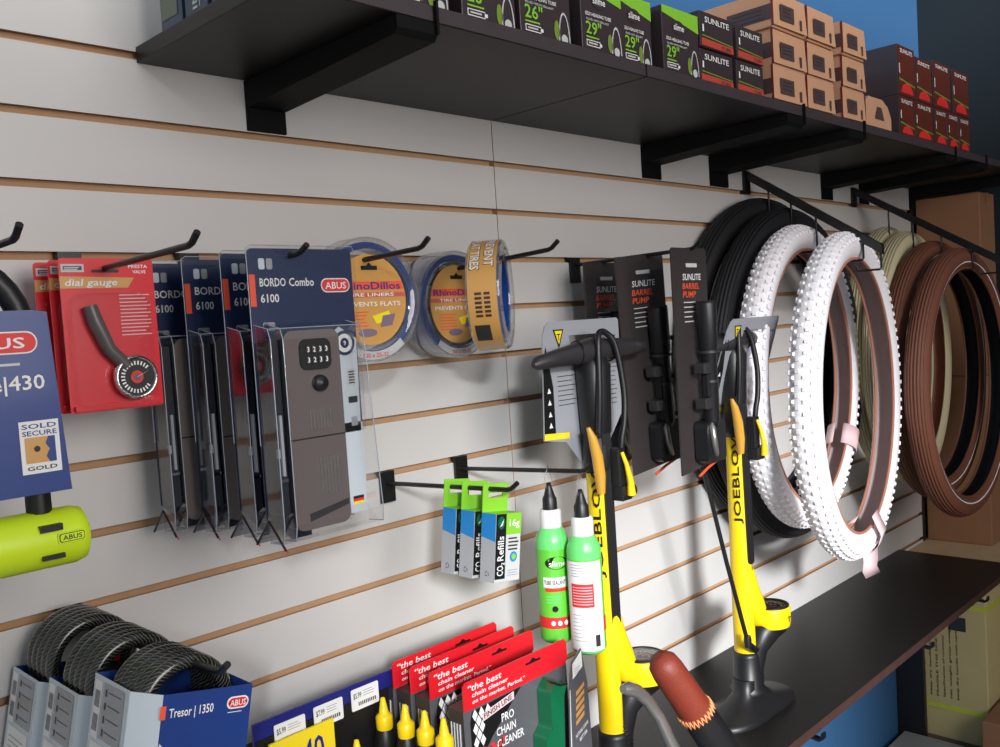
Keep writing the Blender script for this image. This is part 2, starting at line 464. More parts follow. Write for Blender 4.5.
tyre((.733, -.250, -.525), .15, .296, .028, 'white', 'front white knobby tyre with a pink paper band at its foot')
tyre((1.44, -.062, -.478), .10, .306, .027, 'cream', 'cream ribbed tyre hanging nearest the wall')
tyre((1.41, -.122, -.494), .08, .302, .027, 'cream', 'cream ribbed tyre just behind the brown tyres')
tyre((1.402, -.190, -.527), 0, .303, .027, 'brown', 'brown tyre with white sidewall line, behind the front brown one')
tyre((1.36, -.262, -.556), 0, .306, .027, 'brown', 'front brown tyre with white sidewall line')
def tyre_arm(x, label, d1, z1, stops, x1, wz=-.045):
    yaw = math.atan2(x1-x, d1)             # the arm swings a little sideways
    o = thing('tyre_rack_arm', label, 'rack arm', (x, 0, wz))
    p = MB()
    y0, za, y1, zb = -.006, 0, -d1, z1-wz
    hw, hh = .006, .0095
    p.add([(sx*hw+(0 if y == y0 else x1-x), y, z+sz*hh) for y, z in ((y0, za), (y1, zb)) for sx, sz in ((-1, -1), (1, -1), (1, 1), (-1, 1))],
          [(0, 1, 5, 4), (1, 2, 6, 5), (2, 3, 7, 6), (3, 0, 4, 7), (3, 2, 1, 0), (4, 5, 6, 7)], BLKM)
    p.build('bar', o)
    MB().box(-.012, .012, -.007, -.0008, -.042, .010, BLKM).build('back_plate', o)
    for d, ztop in stops:                  # ztop: height of the foot the tyre bead rests on
        f = d/d1; zz = za+(zb-za)*f; xx = (x1-x)*f; zl = ztop-wz
        h = MB(); h.tube([(xx, -d, zz), (xx, -d, zl+.003), (xx, -d+.003, zl), (xx, -d+.046, zl), (xx, -d+.048, zl+.003), (xx, -d+.048, zl+.009)], .0022, BLKM, 8)
        h.build('wire_hook', o)
    return o
def foot(z, R): return z+R-.0275
tyre_arm(.80, 'sloping black rack arm carrying the black and white tyres', .323, -.240, ((.062, foot(-.456, .331)), (.118, foot(-.485, .330)), (.177, foot(-.487, .286)), (.281, foot(-.525, .296)), (.318, -.278)), .735, -.043)
tyre_arm(1.372, 'sloping black rack arm carrying the cream and brown tyres', .40, -.290, ((.093, foot(-.478, .306)), (.153, foot(-.494, .302)), (.221, foot(-.527, .303)), (.292, foot(-.556, .306)), (.355, -.290)), 1.372)
# pink / white paper bands on the white tyres
def band(label, cx, cz, y, ang, R, r, yaw, w=.03, tail=True):
    o = thing('paper_band', label, 'paper band', (cx, y, cz), yaw)
    m = MB()
    A = ang
    er = Vector((math.cos(A), 0, math.sin(A))); et = Vector((-math.sin(A), 0, math.cos(A))); ey = Vector((0, 1, 0))
    pts = []
    for i in range(21):
        p = math.radians(-165+330*i/20)
        pts.append(er*(R+math.cos(p)*(r+.0075))+ey*math.sin(p)*(r+.0075))
    if tail:
        pts = [er*(R-r-.02)+ey*(-r*.9), er*(R-r*.3)+ey*(-r-.012)]+pts[6:]
    vs = []
    for q in pts: vs += [q-et*w/2, q+et*w/2]
    m.add(vs, [(2*i, 2*i+1, 2*i+3, 2*i+2) for i in range(len(pts)-1)], PINK, True)
    ob = m.build('band', o); sd = ob.modifiers.new('s', 'SOLIDIFY'); sd.thickness = .0006
    if tail:
        m = MB(); q = [(-.008, -.010, .03), (-.012, -.010, 0), (-.018, -.012, -.02), (-.014, -.008, -.040), (.002, -.010, -.058)]
        base = er*(R+r+.004)
        vs = []
        for a in q: vs += [base+Vector(a)+Vector((-.020, .006, 0)), base+Vector(a)+Vector((.024, -.012, .004))]
        m.add(vs, [(2*i, 2*i+1, 2*i+3, 2*i+2) for i in range(4)], PINK, True)
        ob = m.build('loose_end', o); sd = ob.modifiers.new('s', 'SOLIDIFY'); sd.thickness = .0006
    return o
band('pink paper band hanging loose under the front white tyre', .733, -.525, -.250, -PI/2+.15, .296, .028, .15, w=.045)
band('folded pink paper band wrapped low on the rear white tyre', .748, -.487, -.146, -.62, .286, .027, .125, w=.05, tail=False)

# ------------------------------------------------------------------ u-lock pack, far left
t = thing('u_lock', 'black u-lock in a blue card sleeve with neon yellow crossbar at the left edge', 'bicycle lock', (-.845, -.18, -.506))
sh = MB(); pts = [(-.0615, 0, .0)]+[(-.0615, 0, .19)]+[(.0615*math.cos(PI-PI*k/16), 0, .19+.0615*math.sin(PI-PI*k/16)) for k in range(1, 16)]+[(.0615, 0, .19), (.0615, 0, .0)]
sh.tube(pts, .0105, BLKP, 12); sh.build('shackle', t)
sl = MB(); sl.prism([(-.082, .050), (.085, .050), (.077, .205), (.066, .207), (-.080, .207)], -.016, .016, BLUE)
sl.build('card_sleeve', t, bevel=.002)
pr = MB(); pr.M = Matrix.Translation((0, 0, 0)); pill(pr, .030, .180, .074, .019, -.0168)
lines(pr, -.02, .058, .163, 1, .004, OFFW, -.0168, .0022)
pr.text('Ultimate|430', .070, .140, .0125, WHITE, -.0168, w=.10, align='r')
pr.M = Matrix.Translation((.016, 0, .002))
pr.quad(.030, .062, .066, .111, -.0168, WHITE); pr.quad(.0335, .0525, .075, .097, -.0171, GOLD)
pr.poly([(.0525, .075), (.058, .075), (.058, .097), (.0525, .097), (.050, .091), (.053, .086), (.050, .080)], -.0173, BLUE)
pr.text('SOLD', .032, .1045, .0042, BLUE, -.0172, w=.028); pr.text('SECURE', .032, .0985, .0042, BLUE, -.0172, w=.028)
pr.poly(circ(.043, .087, .0026), -.0174, BLACK); pr.text('GOLD', .034, .069, .0035, BLACK, -.0174, w=.024)
pr.build('printed_design', t)
cb = MB(); cb.lathe([(.0, -.105), (.021, -.105), (.025, -.100), (.0255, .0), (.0255, .086), (.0235, .094), (.016, .0975), (0, .0975)], NEON, 28, (0, 0, .008), 'x')
cbo = cb.build('crossbar', t)
sl = MB()
for xx in (-.062, .003, .062): sl.box(xx-.009, xx+.009, -.0262, -.020, .018, .0235, BLACK); sl.box(xx-.009, xx+.009, -.0266, -.020, -.006, -.002, BLACK)
sl.prism(rrect(.066, .089, .006, .0155, .002), -.0268, -.0255, NEON); sl.prism(rrect(.067, .088, .007, .0145, .002), -.0272, -.026, BLACK)
sl.prism(rrect(.0676, .0874, .0076, .0139, .002), -.0275, -.026, NEON); sl.text('ABUS', .0775, .0088, .0042, BLACK, -.0278, w=.016, align='c')
sl.build('slots_and_badge', cbo)
MB().tube([(.029, 0, .272+.0), (.029, -.006, .262), (.029, -.004, .19), (.029, .004, .19), (.029, .006, .262), (.029, 0, .272)], .0012, BLKP, 6).build('hang_loop', t)

# ------------------------------------------------------------------ red dial gauge cards
def gauge(x, d, label, first=None):
    z = -.3985
    if first: return dup(first, (x, -d, z), None, label)
    t = thing('dial_gauge_pack', label, 'gauge pack', (x, -d, z), group='red dial gauge cards')
    c = MB(); c.prism(rrect(-.045, .050, 0, .154, .004), -.0008, .0008, RED); c.build('card', t)
    p = MB(); y = -.0012
    p.poly([(-.045, .124), (.022, .124), (.029, .134), (-.045, .136)], y, GOLD)
    p.text('dial gauge', -.041, .1265, .007, WHITE, y-.0003, w=.052, shear=.2)
    p.quad(-.043, -.021, .140, .148, y, OFFW); p.quad(-.041, -.023, .142, .146, y-.0002, DGREY)
    lines(p, -.040, -.025, .1448, 2, .0016, WHITE, y-.0004, .0007)
    p.text('PRESTA', .024, .1440, .0034, WHITE, y, w=.020); p.text('VALVE', .028, .1385, .0034, WHITE, y, w=.014)
    p.poly(rrect(-.014, .014, .1395, .1425, .0015), y-.0001, BLACK)
    lines(p, .012, .044, .117, 12, .0037, PINK, y, .0011)
    p.build('printed_design', t)
    b = MB(); b.prism(rrect(-.040, .040, .006, .118, .012), -.012, -.001, CLEAR); b.build('blister', t, bevel=.003)
    MB().prism(rrect(-.042, .047, .002, .008, .002), -.006, -.0008, RED).build('lower_lip', t)
    g = thing('x', 'x', 'x', (0, 0, 0)); bpy.data.objects.remove(g)
    ga = MB(); ga.tube([(-.021, -.008, .106), (-.017, -.009, .090), (-.006, -.010, .062), (.010, -.010, .044)], [.0068, .0076, .0066, .0065], mat('mid_grey_plastic', S(92, 88, 88), .35), 14)
    ga.build('gauge_stem', t)
    ga = MB(); ga.lathe([(.0, -.004), (.0215, -.004), (.0225, -.010), (.0215, -.014), (.0195, -.0145), (.019, -.012), (0, -.012)], CHROME, 32, (.018, -.001, .032), 'y'); dl = ga.build('gauge_dial', t)
    f = MB(); f.poly(circ(.018, .032, .0188), -.0135, BLACK); 
    for k in range(22):
        a = -.9+k*(2*PI-1.4)/21+PI
        f.M = Matrix.Translation((.018, -.0139, .032)) @ Matrix.Rotation(a, 4, 'Y'); f.quad(-.0008, .0008, .0125, .0165, 0, WHITE)
    f.M = Matrix.Translation((.018, -.0141, .032)); f.poly(circ(0, 0, .0065), 0, REDP); f.poly(circ(0, 0, .0035), -.0002, CHROME); f.poly([(-.0005, 0), (.0005, 0), (.0125, .006)], -.0004, WHITE); f.M = Matrix()
    f.build('dial_face', dl)
    return t
g0 = gauge(-.672, .092, 'front red card with a bare dial tyre gauge under clear plastic')
gauge(-.674, .070, 'middle red dial gauge card, only its left strip showing', g0)
gauge(-.679, .045, 'rearmost red dial gauge card against the slat wall', g0)

# ------------------------------------------------------------------ folding lock packs
def bordo(x, d, label, front=False):
    zt, h = -.246, .296
    t = thing('folding_lock_pack', label, 'lock pack', (x, -d, zt-h), group='clear folding lock packs')
    w = .063
    c = MB(); c.prism(rrect(-w, w, .105, h, .006), -.0006, .0006, NAVY); c.prism([(-w, .03), (-.036, .0), (-.012, .0), (-.012, .11), (-w, .11)], -.0006, .0006, mat('deep_navy_card', S(26, 34, 60), .35, coat=.3))
    c.build('card', t)
    p = MB(); y = -.0012
    p.quad(-w+.0005, -w+.007, h-.058, h-.026, y, ORNG)
    p.text('BORDO', -w+.012, h-.038, .0085, WHITE, y, w=.040 if not front else .030)
    if front: p.text('Combo', -w+.046, h-.038, .0085, WHITE, y, w=.030)
    p.text('6100', -w+.012, h-.054, .0085, WHITE, y, w=.021)
    p.poly(rrect(-w+.012, -w+.019, h-.021, h-.010, .002), y, PALEC); p.poly(rrect(-w+.021, -w+.028, h-.021, h-.010, .002), y, GREYC)
    p.poly(rrect(-w+.012, -w+.026, h-.083, h-.074, .002), y, GREYC); p.poly(rrect(-w+.013, -w+.019, h-.082, h-.075, .002), y-.0002, NAVY)
    pill(p, .040, h-.038, .037, .015, y)
    p.poly([(.024, .10), (.060, .10), (.062, .20), (.040, .214), (.020, .200), (.004, .195), (.024, .18)], y, PALEC)
    p.poly(circ(.046, .196, .0135), y-.0003, NAVY); p.poly(circ(.046, .196, .010), y-.0005, WHITE); p.poly(circ(.046, .196, .0055), y-.0007, NAVY); p.text('9', .046, .1935, .005, WHITE, y-.0009, align='c')
    p.poly([(.040, .012), (.062, .012), (.062, .11), (.024, .11), (.030, .05)], y, PALEC)
    p.quad(.046, .058, .150, .168, y-.0003, OFFW)
    for k in range(5): p.quad(.048, .056, .152+k*.003, .1535+k*.003, y-.0005, DGREY)
    p.quad(.046, .058, .131, .138, y-.0003, DGREY); p.quad(.048, .056, .106, .116, y-.0003, GREYC)
    for k, m in enumerate((YELP, REDP, BLACK)): p.quad(.043, .057, .021+k*.003, .024+k*.003, y-.0005, m)
    p.build('printed_design', t)
    # folding lock
    L = MB(); L.prism(rrect(-.047, .019, .012, .212, .010), -.029, -.006, SATIN, side=mat('dark_lock_side', S(40, 38, 44), .35)); lo = L.build('lock_case', t, bevel=.004)
    q = MB(); q.M = Matrix.Translation((-.011, .0075, 0)); q.prism(rrect(-.019, .018, .172, .203, .008), -.0385, -.034, BLACK)
    for r_ in range(2):
        for k in range(4):
            q.box(-.0125+k*.0072, -.0075+k*.0072, -.0395, -.037, .178+r_*.0105, .186+r_*.0105, DGREY)
            q.text('3' if k != 1 else '2', -.010+k*.0072, .1795+r_*.0105, .0052, WHITE, -.0400, align='c')
    q.build('number_wheels', lo)
    q = MB(); q.M = Matrix.Translation((-.011, .0075, 0)); q.lathe([(0, -.0445), (.007, -.0435), (.0085, -.040), (.0085, -.034)], BLKP, 20, (.002, 0, .158), 'y'); q.build('button', lo)
    q = MB(); q.M = Matrix.Translation((-.011, .0075, 0))
    q.box(-.0355, .0295, -.0366, -.0358, .103, .1045, BLACK)
    for k in range(7): q.box(-.012+k*.004, -.0105+k*.004, -.0372, -.0358, .112, .132, ALU)
    for k in range(6): q.box(-.004+k*.004, -.002+k*.004, -.0372, -.0358, .046, .082, ALU)
    q.prism([(-.02, .020), (.028, .030), (.028, .036), (-.02, .028)], -.0370, -.0355, DGREY)
    q.build('ribs', lo)
    # dark frame bracket, left compartment
    q = MB(); q.prism(rrect(-.061, -.050, .030, .205, .004), -.024, -.003, mat('frame_mount_black', S(24, 26, 36), .4)); q.box(-.0565, -.0535, -.027, -.024, .070, .130, GREYC); q.box(-.061, -.0575, -.026, -.023, .088, .097, GREYC); q.box(-.060, -.051, -.027, -.024, .064, .067, CHROME)
    q.build('mounting_bracket', t)
    # clamshell
    b = MB()
    b.prism(rrect(-w-.002, w+.003, .100, h+.003, .006), -.0035, -.0022, CLEAR)
    # bubble over the lock
    zz = .214
    prof = [(-.004, zz+.006), (-.028, zz+.001), (-.032, zz-.01), (-.032, .02), (-.029, .004), (-.004, .002)]
    for x0, x1 in ((-w, -.049), (-.049, w-.019)):
        for a in range(len(prof)-1):
            (ya, za), (yb, zb) = prof[a], prof[a+1]
            ext = .016 if x1 > 0 else 0
            b.add([(x0, ya, za), (x1+ext*(1-za/h), ya, za), (x1+ext*(1-zb/h), yb, zb), (x0, yb, zb)], [(0, 1, 2, 3)], CLEAR)
    b.add([(-w, y_, z_) for y_, z_ in prof], [(0, 1, 2, 3, 4, 5)], CLEARD)
    b.add([(w-.019+.016*(1-z_/h), y_, z_) for y_, z_ in prof], [(0, 1, 2, 3, 4, 5)], CLEAR)
    b.add([(-.049, y_, z_) for y_, z_ in prof], [(0, 1, 2, 3, 4, 5)], CLEARD)
    b.build('clear_shell', t)
    e = MB()  # shell edges as pale lines, their highlights put into the colour
    for xx in (-w, -.049, w-.019):
        e.tube([(xx+(.016*(1-z_/h) if xx > 0 else 0), y_, z_) for y_, z_ in prof], .00055, mat('shell_edge_highlight', S(160, 168, 180), .2, coat=1), 5)
    e.tube([(-w, -.028, zz+.001), (w-.016, -.028, zz+.001)], .0005, MATS['shell_edge_highlight'], 5)
    e.tube([(-w-.002, -.003, .10), (-w-.002, -.003, h), (-w+.003, -.003, h+.003), (w, -.003, h+.003), (w+.003, -.003, h-.003)], .0005, MATS['shell_edge_highlight'], 5)
    e.build('shell_rim_highlight', t)
    f = MB()
    DK = mat('dark_fold_edge', S(30, 26, 34), .35)
    f.add([(-w, -.006, .022), (w-.006, -.006, .022), (w-.006, -.030, .0), (-w, -.030, .0)], [(0, 1, 2, 3)], CLEAR)
    f.tube([(-w, .022, -.002), (-w, -.004, .024), (-w, -.031, -.002)], .0013, DK, 6)
    f.tube([(-w+.002, -.006, .020), (-w+.002, -.031, -.005)], .0007, REDP, 5)
    f.add([(-w, .022, -.002), (-w+.055, .022, -.002), (-w+.055, -.004, .024), (-w, -.004, .024)], [(0, 1, 2, 3)], CLEARD)
    f.build('bottom_flap', t)
    return t
bordo(-.522, .218, 'front clear pack with a grey folding lock and number wheels', True)
b1 = bordo(-.520, .163, 'second clear folding lock pack behind the front one, left strip with 6100 showing')
dup(b1, (-.529, -.098, -.542), None, 'third clear folding lock pack counting back from the front')
dup(b1, (-.552, -.050, -.542), None, 'rearmost folding lock pack, half hidden by the red gauge card')

# ------------------------------------------------------------------ tyre liner packs
def liner(loc, yaw, label, R=.076, T=.036, roll=0, film=BLUT, band=False, text=True):
    t = thing('tyre_liner_pack', label, 'tyre liner pack', loc, yaw, roll, group='round tyre liner packs')
    s = MB(); s.lathe([(R-.002, -T/2), (R, -T/2+.003), (R, T/2-.003), (R-.002, T/2), (R-.020, T/2+.0005)], CLEARM, 48, axis='y', caps=False)
    s.lathe([(R-.001, -T/2), (R-.018, -T/2-.001), (R-.021, -T/2+.006)], CLEARM, 48, axis='y', caps=False)
    s.build('clear_shell', t)
    c = MB(); c.lathe([(R-.006, -T/2+.005), (R-.006, T/2-.004)], film, 48, axis='y', caps=False)
    c.lathe([(R-.014, -T/2+.005), (R-.014, T/2-.004)], film, 48, axis='y', caps=False)
    c.lathe([(R-.006, -T/2+.005), (R-.014, -T/2+.005)], film, 48, axis='y', caps=False)
    c.build('rolled_liner', t)
    if band:
        g = MB()
        a0, a1 = PI*.32, PI*1.62
        n = 40; vs = []
        for k in range(n+1):
            a = a0+(a1-a0)*k/n
            for yy in (-T/2+.003, T/2-.003): vs.append(((R+.0006)*math.cos(a), yy, (R+.0006)*math.sin(a)))
        g.add(vs, [(2*k, 2*k+1, 2*k+3, 2*k+2) for k in range(n)], GOLD, True)
        g.build('gold_wrap', t)
        def wrap(txt, a, yoff, h, wd, m, rr=.0012):
            vs_, fs_, w0 = glyphs(txt); k = h/.72; kx = wd/w0; out = []
            for px_, pz_ in vs_:
                an = a+(px_*kx)/R; out.append(((R+rr)*math.cos(an), yoff-pz_*k, (R+rr)*math.sin(an)))
            g2.add(out, fs_, m)
        g2 = MB()
        wrap('PREVENT', PI*.585, -.0020, .0140, .060, BLACK, .0011); wrap('FLAT TIRES', PI*.585, .0165, .0140, .064, BLACK, .0011)
        wrap('PREVENT', PI*.590, -.0030, .0120, .058, WHITE, .0014); wrap('FLAT TIRES', PI*.590, .0155, .0120, .062, WHITE, .0014)
        def patch(aa, ab, ya, yb, m):
            vs = []
            for k in range(9):
                a = aa+(ab-aa)*k/8
                for yy in (ya, yb): vs.append(((R+.0011)*math.cos(a), yy, (R+.0011)*math.sin(a)))
            g2.add(vs, [(2*k, 2*k+1, 2*k+3, 2*k+2) for k in range(8)], m, True)
        for k in range(6):
            patch(PI*(.99+k*.025), PI*(1.005+k*.025), -.010, -.002, BRNED); patch(PI*(.99+k*.025), PI*(1.005+k*.025), .001, .010, BRNED)
        patch(PI*1.18, PI*1.30, -.006, .014, DGREY)
        g2.build('wrap_print', t)
    if band: return t
    d = MB(); Rd = R-.021; yd = -T/2+.004
    d.prism(circ(0, 0, Rd, n=40), yd, yd+.001, GOLD, side=OFFW)
    d.build('card_disc', t)
    p = MB(); y = yd-.0004
    def chord(z): return math.sqrt(max(0, (Rd*.98)**2-z*z))
    for za, zb, m in ((.012, .022, ORNG), (.003, .0085, mat('dusty_pink', S(206, 96, 84), .5))):
        ca, cb = chord(za), chord(zb); p.poly([(-ca, za), (ca, za), (cb, zb), (-cb, zb)], y, m)
    p.text('RhinoDillos', 0, .0125, .009, BLUE, y-.0003, w=Rd*1.7, align='c')
    p.text('TIRE LINERS', 0, .004, .004, WHITE, y-.0003, w=Rd*1.3, align='c')
    p.text('PREVENTS FLATS', 0, -.008, .0055, WHITE, y-.0003, w=Rd*1.65, align='c')
    lines(p, -Rd*.7, -Rd*.05, -.014, 6, .0042, ORNG, y-.0003, .0013)
    p.poly([(.0, -.020), (.026, -.014), (.030, -.024), (.006, -.030)], y-.0003, YELP); p.poly([(.016, -.020), (.036, -.018), (.030, -.032), (.012, -.034)], y-.0005, mat('mauve_print', S(130, 110, 130), .5))
    p.poly(circ(-.008, -.040, .014, .005), y-.0005, MATS['mauve_print'])
    p.prism([(-.012, .036), (.012, .036), (.012, .041), (.004, .041), (0, .045), (-.004, .041), (-.012, .041)], y-.0008, y-.0002, BLACK)
    p.build('disc_print', t)
    q = MB()
    q.poly([(a, b) for a, b in circ(0, 0, R-.003, n=16, a0=-PI*.72, a1=-PI*.28)]+[(a, b) for a, b in circ(0, 0, R-.013, n=16, a0=-PI*.72, a1=-PI*.28)][::-1], -T/2+.002, OFFW)
    q.text('700 x 25-32', 0, -R+.006, .0055, REDP, -T/2+.0015, w=.04, align='c')
    q.build('size_label', t)
    return t
liner((-.373, -.124, -.297), 0, 'round tyre liner pack with orange disc beside the clear folding lock packs')
liner((-.158, -.040, -.304), .05, 'round tyre liner pack behind the tilted gold one, disc in beige and blue', R=.077, T=.05)
liner((-.182, -.155, -.297), .62, 'turned tyre liner pack showing its gold rim lettered PREVENT FLAT TIRES', R=.073, T=.044, band=True)

# ------------------------------------------------------------------ CO2 refill boxes
def co2(d, label, first=None):
    loc = (-.268, -d, -.656)
    if first: return dup(first, loc, None, label)
    t = thing('cartridge_box', label, 'small box', loc, 0, .14, group='gas cartridge boxes')
    b = MB(); w, h, D = .0225, .084, .025
    b.box(-w, w, -D, 0, 0, h, OFFW); b.build('carton', t, bevel=.0006)
    b = MB()
    vs = [(-w, 0, h), (w, 0, h), (w, 0, h+.036), (-w, 0, h+.036)]
    # tab with slot, folded up from the back edge
    b.box(-w, w, -.0006, .0006, h, h+.018, LIME); b.box(-w, w, -.0006, .0006, h+.024, h+.036, LIME); b.box(-w, -w+.010, -.0006, .0006, h+.018, h+.024, LIME); b.box(w-.010, w, -.0006, .0006, h+.018, h+.024, LIME)
    b.build('hang_tab', t)
    p = MB(); y = -D-.0004
    p.box(-w-.0003, w+.0003, -D-.0003, .0, h-.0002, h+.0004, LIME)
    p.quad(-w, -w+.018, .004, h, y, BLACK)
    p.text('CO', -w+.014, .008, .011, WHITE, y-.0003, w=.0125, rot=PI/2); p.text('2', -w+.0165, .0205, .006, WHITE, y-.0003, rot=PI/2); p.text('Refills', -w+.014, .0265, .011, WHITE, y-.0003, w=.030, rot=PI/2)
    p.poly(circ(-w+.009, .073, .006, .008), y-.0003, DGREEN); p.poly([(-w+.006, .068), (-w+.013, .078), (-w+.011, .070)], y-.0005, WHITE)
    p.quad(-w+.018, w, .058, h, y, LIME); p.text('16g', .001, .068, .009, WHITE, y-.0003, w=.018)
    lines(p, .0, w-.003, .054, 4, .0045, DGREY, y, .002)
    p.poly(circ(.010, .030, .0065), y, CYAN); p.poly(circ(.010, .030, .0038), y-.0003, LIME)
    lines(p, .0, w-.003, .014, 3, .003, GREYC, y, .001)
    # left side print
    p.M = Matrix.Translation((-w-.0004, 0, 0)) @ Matrix.Rotation(-PI/2, 4, 'Z')
    p.poly([(0, .055), (D, .050), (D, h), (0, h)], 0, CYAN); p.quad(0, D, 0, .055, .0002, SILV)
    for a_ in range(3):
        an = PI/2+a_*2*PI/3; an2 = an+1.35
        p.poly([(.012+.0045*math.cos(an), .010+.0045*math.sin(an)), (.012+.0030*math.cos(an), .010+.0030*math.sin(an)), (.012+.0024*math.cos(an2), .010+.0024*math.sin(an2)), (.012+.0036*math.cos(an2), .010+.0036*math.sin(an2))], -.0002, DGREY)
    p.M = Matrix()
    p.build('printed_design', t)
    return t
c0 = co2(.210, 'front green and white gas cartridge box lettered CO2 Refills')
co2(.172, 'middle gas cartridge box with blue side panel', c0)
co2(.138, 'rearmost gas cartridge box, next to the hook plate', c0)

# ------------------------------------------------------------------ sealant bottles
def bottle(x, d, z, label, back, yaw=0, s=1):
    t = thing('sealant_bottle', label, 'bottle', (x, -d, z), yaw, 0, group=None)
    r = .0235
    MB().lathe([(.0, 0), (r-.004, 0), (r, .004), (r, .138), (r-.001, .146), (r-.007, .158), (r-.010, .162), (0, .162)], SGREEN, 32).build('body', t)
    cp = MB().lathe([(.0150, .160), (.0150, .182), (.0135, .185), (0, .185)], WHITE, 24).build('collar', t)
    MB().lathe([(.0105, .184), (.0100, .200), (.0078, .204), (.0045, .216), (.0028, .222), (0, .222)], BLKP, 20).build('nozzle', t)
    lb = MB()
    def patch(a0, a1, z0, z1, m, rr=.0003, n=14):
        vs = []
        for k in range(n+1):
            a = a0+(a1-a0)*k/n
            for zz in (z0, z1): vs.append(((r+rr)*math.cos(a), (r+rr)*math.sin(a), zz))
        lb.add(vs, [(2*k, 2*k+2, 2*k+3, 2*k+1) for k in range(n)], m, True)
    def wtext(txt, a, z0, h, wd, m, rr=.001):
        vs_, fs_, w0 = glyphs(txt); k = h/.72; kx = wd/w0
        lb.add([((r+rr)*math.cos(a+px_*kx/r), (r+rr)*math.sin(a+px_*kx/r), z0+pz_*k) for px_, pz_ in vs_], fs_, m)
    A = -PI/2-PI/4        # towards the photographer
    if not back:
        patch(A-2.4, A+2.4, .006, .132, LGREEN); patch(A-2.4, A+2.4, .022, .038, REDP, .0006)
        vs = [((r+.0008)*math.cos(A+.15+.0165/r*math.cos(q)), (r+.0008)*math.sin(A+.15+.0165/r*math.cos(q)), .114+.009*math.sin(q)) for q in [2*PI*k/24 for k in range(24)]]
        lb.add(vs, [tuple(range(24))], BLACK)
        wtext('slime', A-.32, .1095, .008, .024, WHITE, .0012)
        patch(A-.75, A+.75, .080, .094, WHITE, .0006); wtext('TUBE SEALANT', A-.68, .084, .006, .030, BLACK); patch(A-.65, A+.75, .074, .079, REDP, .0007)
        for k in range(3): patch(A-.6, A+.3, .066-k*.004, .068-k*.004, SGREEN, .0006)
        for k in range(3): lb.add([((r+.0009)*math.cos(A-.25+k*.38+.13*math.cos(q)), (r+.0009)*math.sin(A-.25+k*.38+.13*math.cos(q)), .030+.0035*math.sin(q)) for q in [2*PI*j/12 for j in range(12)]], [tuple(range(12))], WHITE)
        lb.add([((r+.0009)*math.cos(A-.1+.18*math.cos(q)), (r+.0009)*math.sin(A-.1+.18*math.cos(q)), .050+.0045*math.sin(q)) for q in [2*PI*j/12 for j in range(12)]], [tuple(range(12))], BLACK)
    else:
        patch(A-2.4, A+2.4, .006, .130, LGREEN); patch(A-1.5, A+.95, .006, .128, WHITE, .0006)
        patch(A-1.0, A+.35, .066, .098, REDP, .0009)
        for k in range(7): patch(A-.9, A+.25, .070+k*.0038, .0710+k*.0038, PINK, .0012)
        for k in range(5): patch(A-1.0, A+.3, .108+k*.0038, .1090+k*.0038, GREYC, .0009)
        for k in range(8): patch(A-1.0, A+.2, .020+k*.005, .0208+k*.005, GREYC, .0009)
        patch(A+.3, A+.6, .012, .028, DGREY, .0009)
        patch(A+1.0, A+1.4, .030, .050, REDP, .0009)
    lb.build('label', t)
    MB().tube([(0, 0, .205), (-.008, 0, .224), (0, 0, .246), (.008, 0, .224), (0, 0, .205)], .0012, CLEARM, 6).build('hang_loop', t)
    return t
bottle(-.121, .183, -.783, 'green sealant bottle with its front label, left of the pair', False)
bottle(-.117, .236, -.789, 'green sealant bottle turned to its white back label', True)

# ------------------------------------------------------------------ mini pump cards
def minipump(x, d, z, yaw, roll, label, h=.352, w=.054):
    t = thing('mini_pump_pack', label, 'pump pack', (x, -d, z-h), yaw, roll, group=None)
    c = MB(); c.prism([(-w, .0), (w*.9, .008), (w, h-.004), (w-.004, h), (-w+.004, h), (-w, h-.004)], -.0012, .0012, mat('charcoal_card', S(58, 52, 52), .4, coat=.15)); c.build('card', t)
    p = MB(); y = -.0018
    p.quad(-.012, .022, h-.030, h-.024, y, OFFW)
    p.text('SUNLITE', -.024, h-.050, .010, WHITE, y, w=.056, shear=.1)
    p.text('BARREL', -.026, h-.064, .0095, ORNG, y, w=.052, shear=.2); p.text('PUMP', -.026, h-.077, .0095, ORNG, y, w=.040, shear=.2)
    lines(p, -.024, .026, h-.084, 5, .0075, OFFW, y, .0016, .6)
    p.text('A', .034, .165, .012, OFFW, y); p.text('F', .034, .125, .012, OFFW, y)
    p.build('printed_design', t)
    b = MB(); b.lathe([(0, .070), (.009, .070), (.013, .080), (.013, .190), (.0155, .195), (.0165, .262), (.0155, .268), (0, .268)], BLKP, 20, (.012, -.020, 0)); pb = b.build('pump_barrel', t)
    q = MB(); q.box(-.020, .004, -.030, -.010, .155, .172, DGREY); q.box(-.020, .004, -.030, -.010, .100, .117, DGREY); q.box(-.003, .002, -.026, -.014, .117, .155, BLKP); q.build('frame_clip', t, bevel=.002)
    q = MB(); q.lathe([(.017, .186), (.017, .190)], DGREY, 20, (.012, -.020, 0)); q.lathe([(.014, .140), (.014, .144)], DGREY, 20, (.012, -.020, 0)); q.build('rings', pb)
    q = MB(); q.tube([(.004, -.022, .078), (-.002, -.028, .070), (-.001, -.030, .045), (.006, -.028, .028), (.014, -.024, .024)], [.003, .005, .005, .0045, .003], ALU, 10); q.build('lever', t)
    q = MB(); q.tube([(.020, -.018, .078), (.046, -.018, .060), (.052, -.014, .045), (.048, -.012, .014), (.010, -.010, .004), (-.014, -.008, -.006)], .0022, ORNG, 8); q.build('orange_edging', t)
    q = MB(); q.prism(rrect(-.016, .044, .014, .080, .010), -.026, -.004, BLKP); q.build('pump_head', t, bevel=.004)
    return t
minipump(.186, .064, -.244, 0, 0, 'rearmost black mini pump card, beside the hook plate')
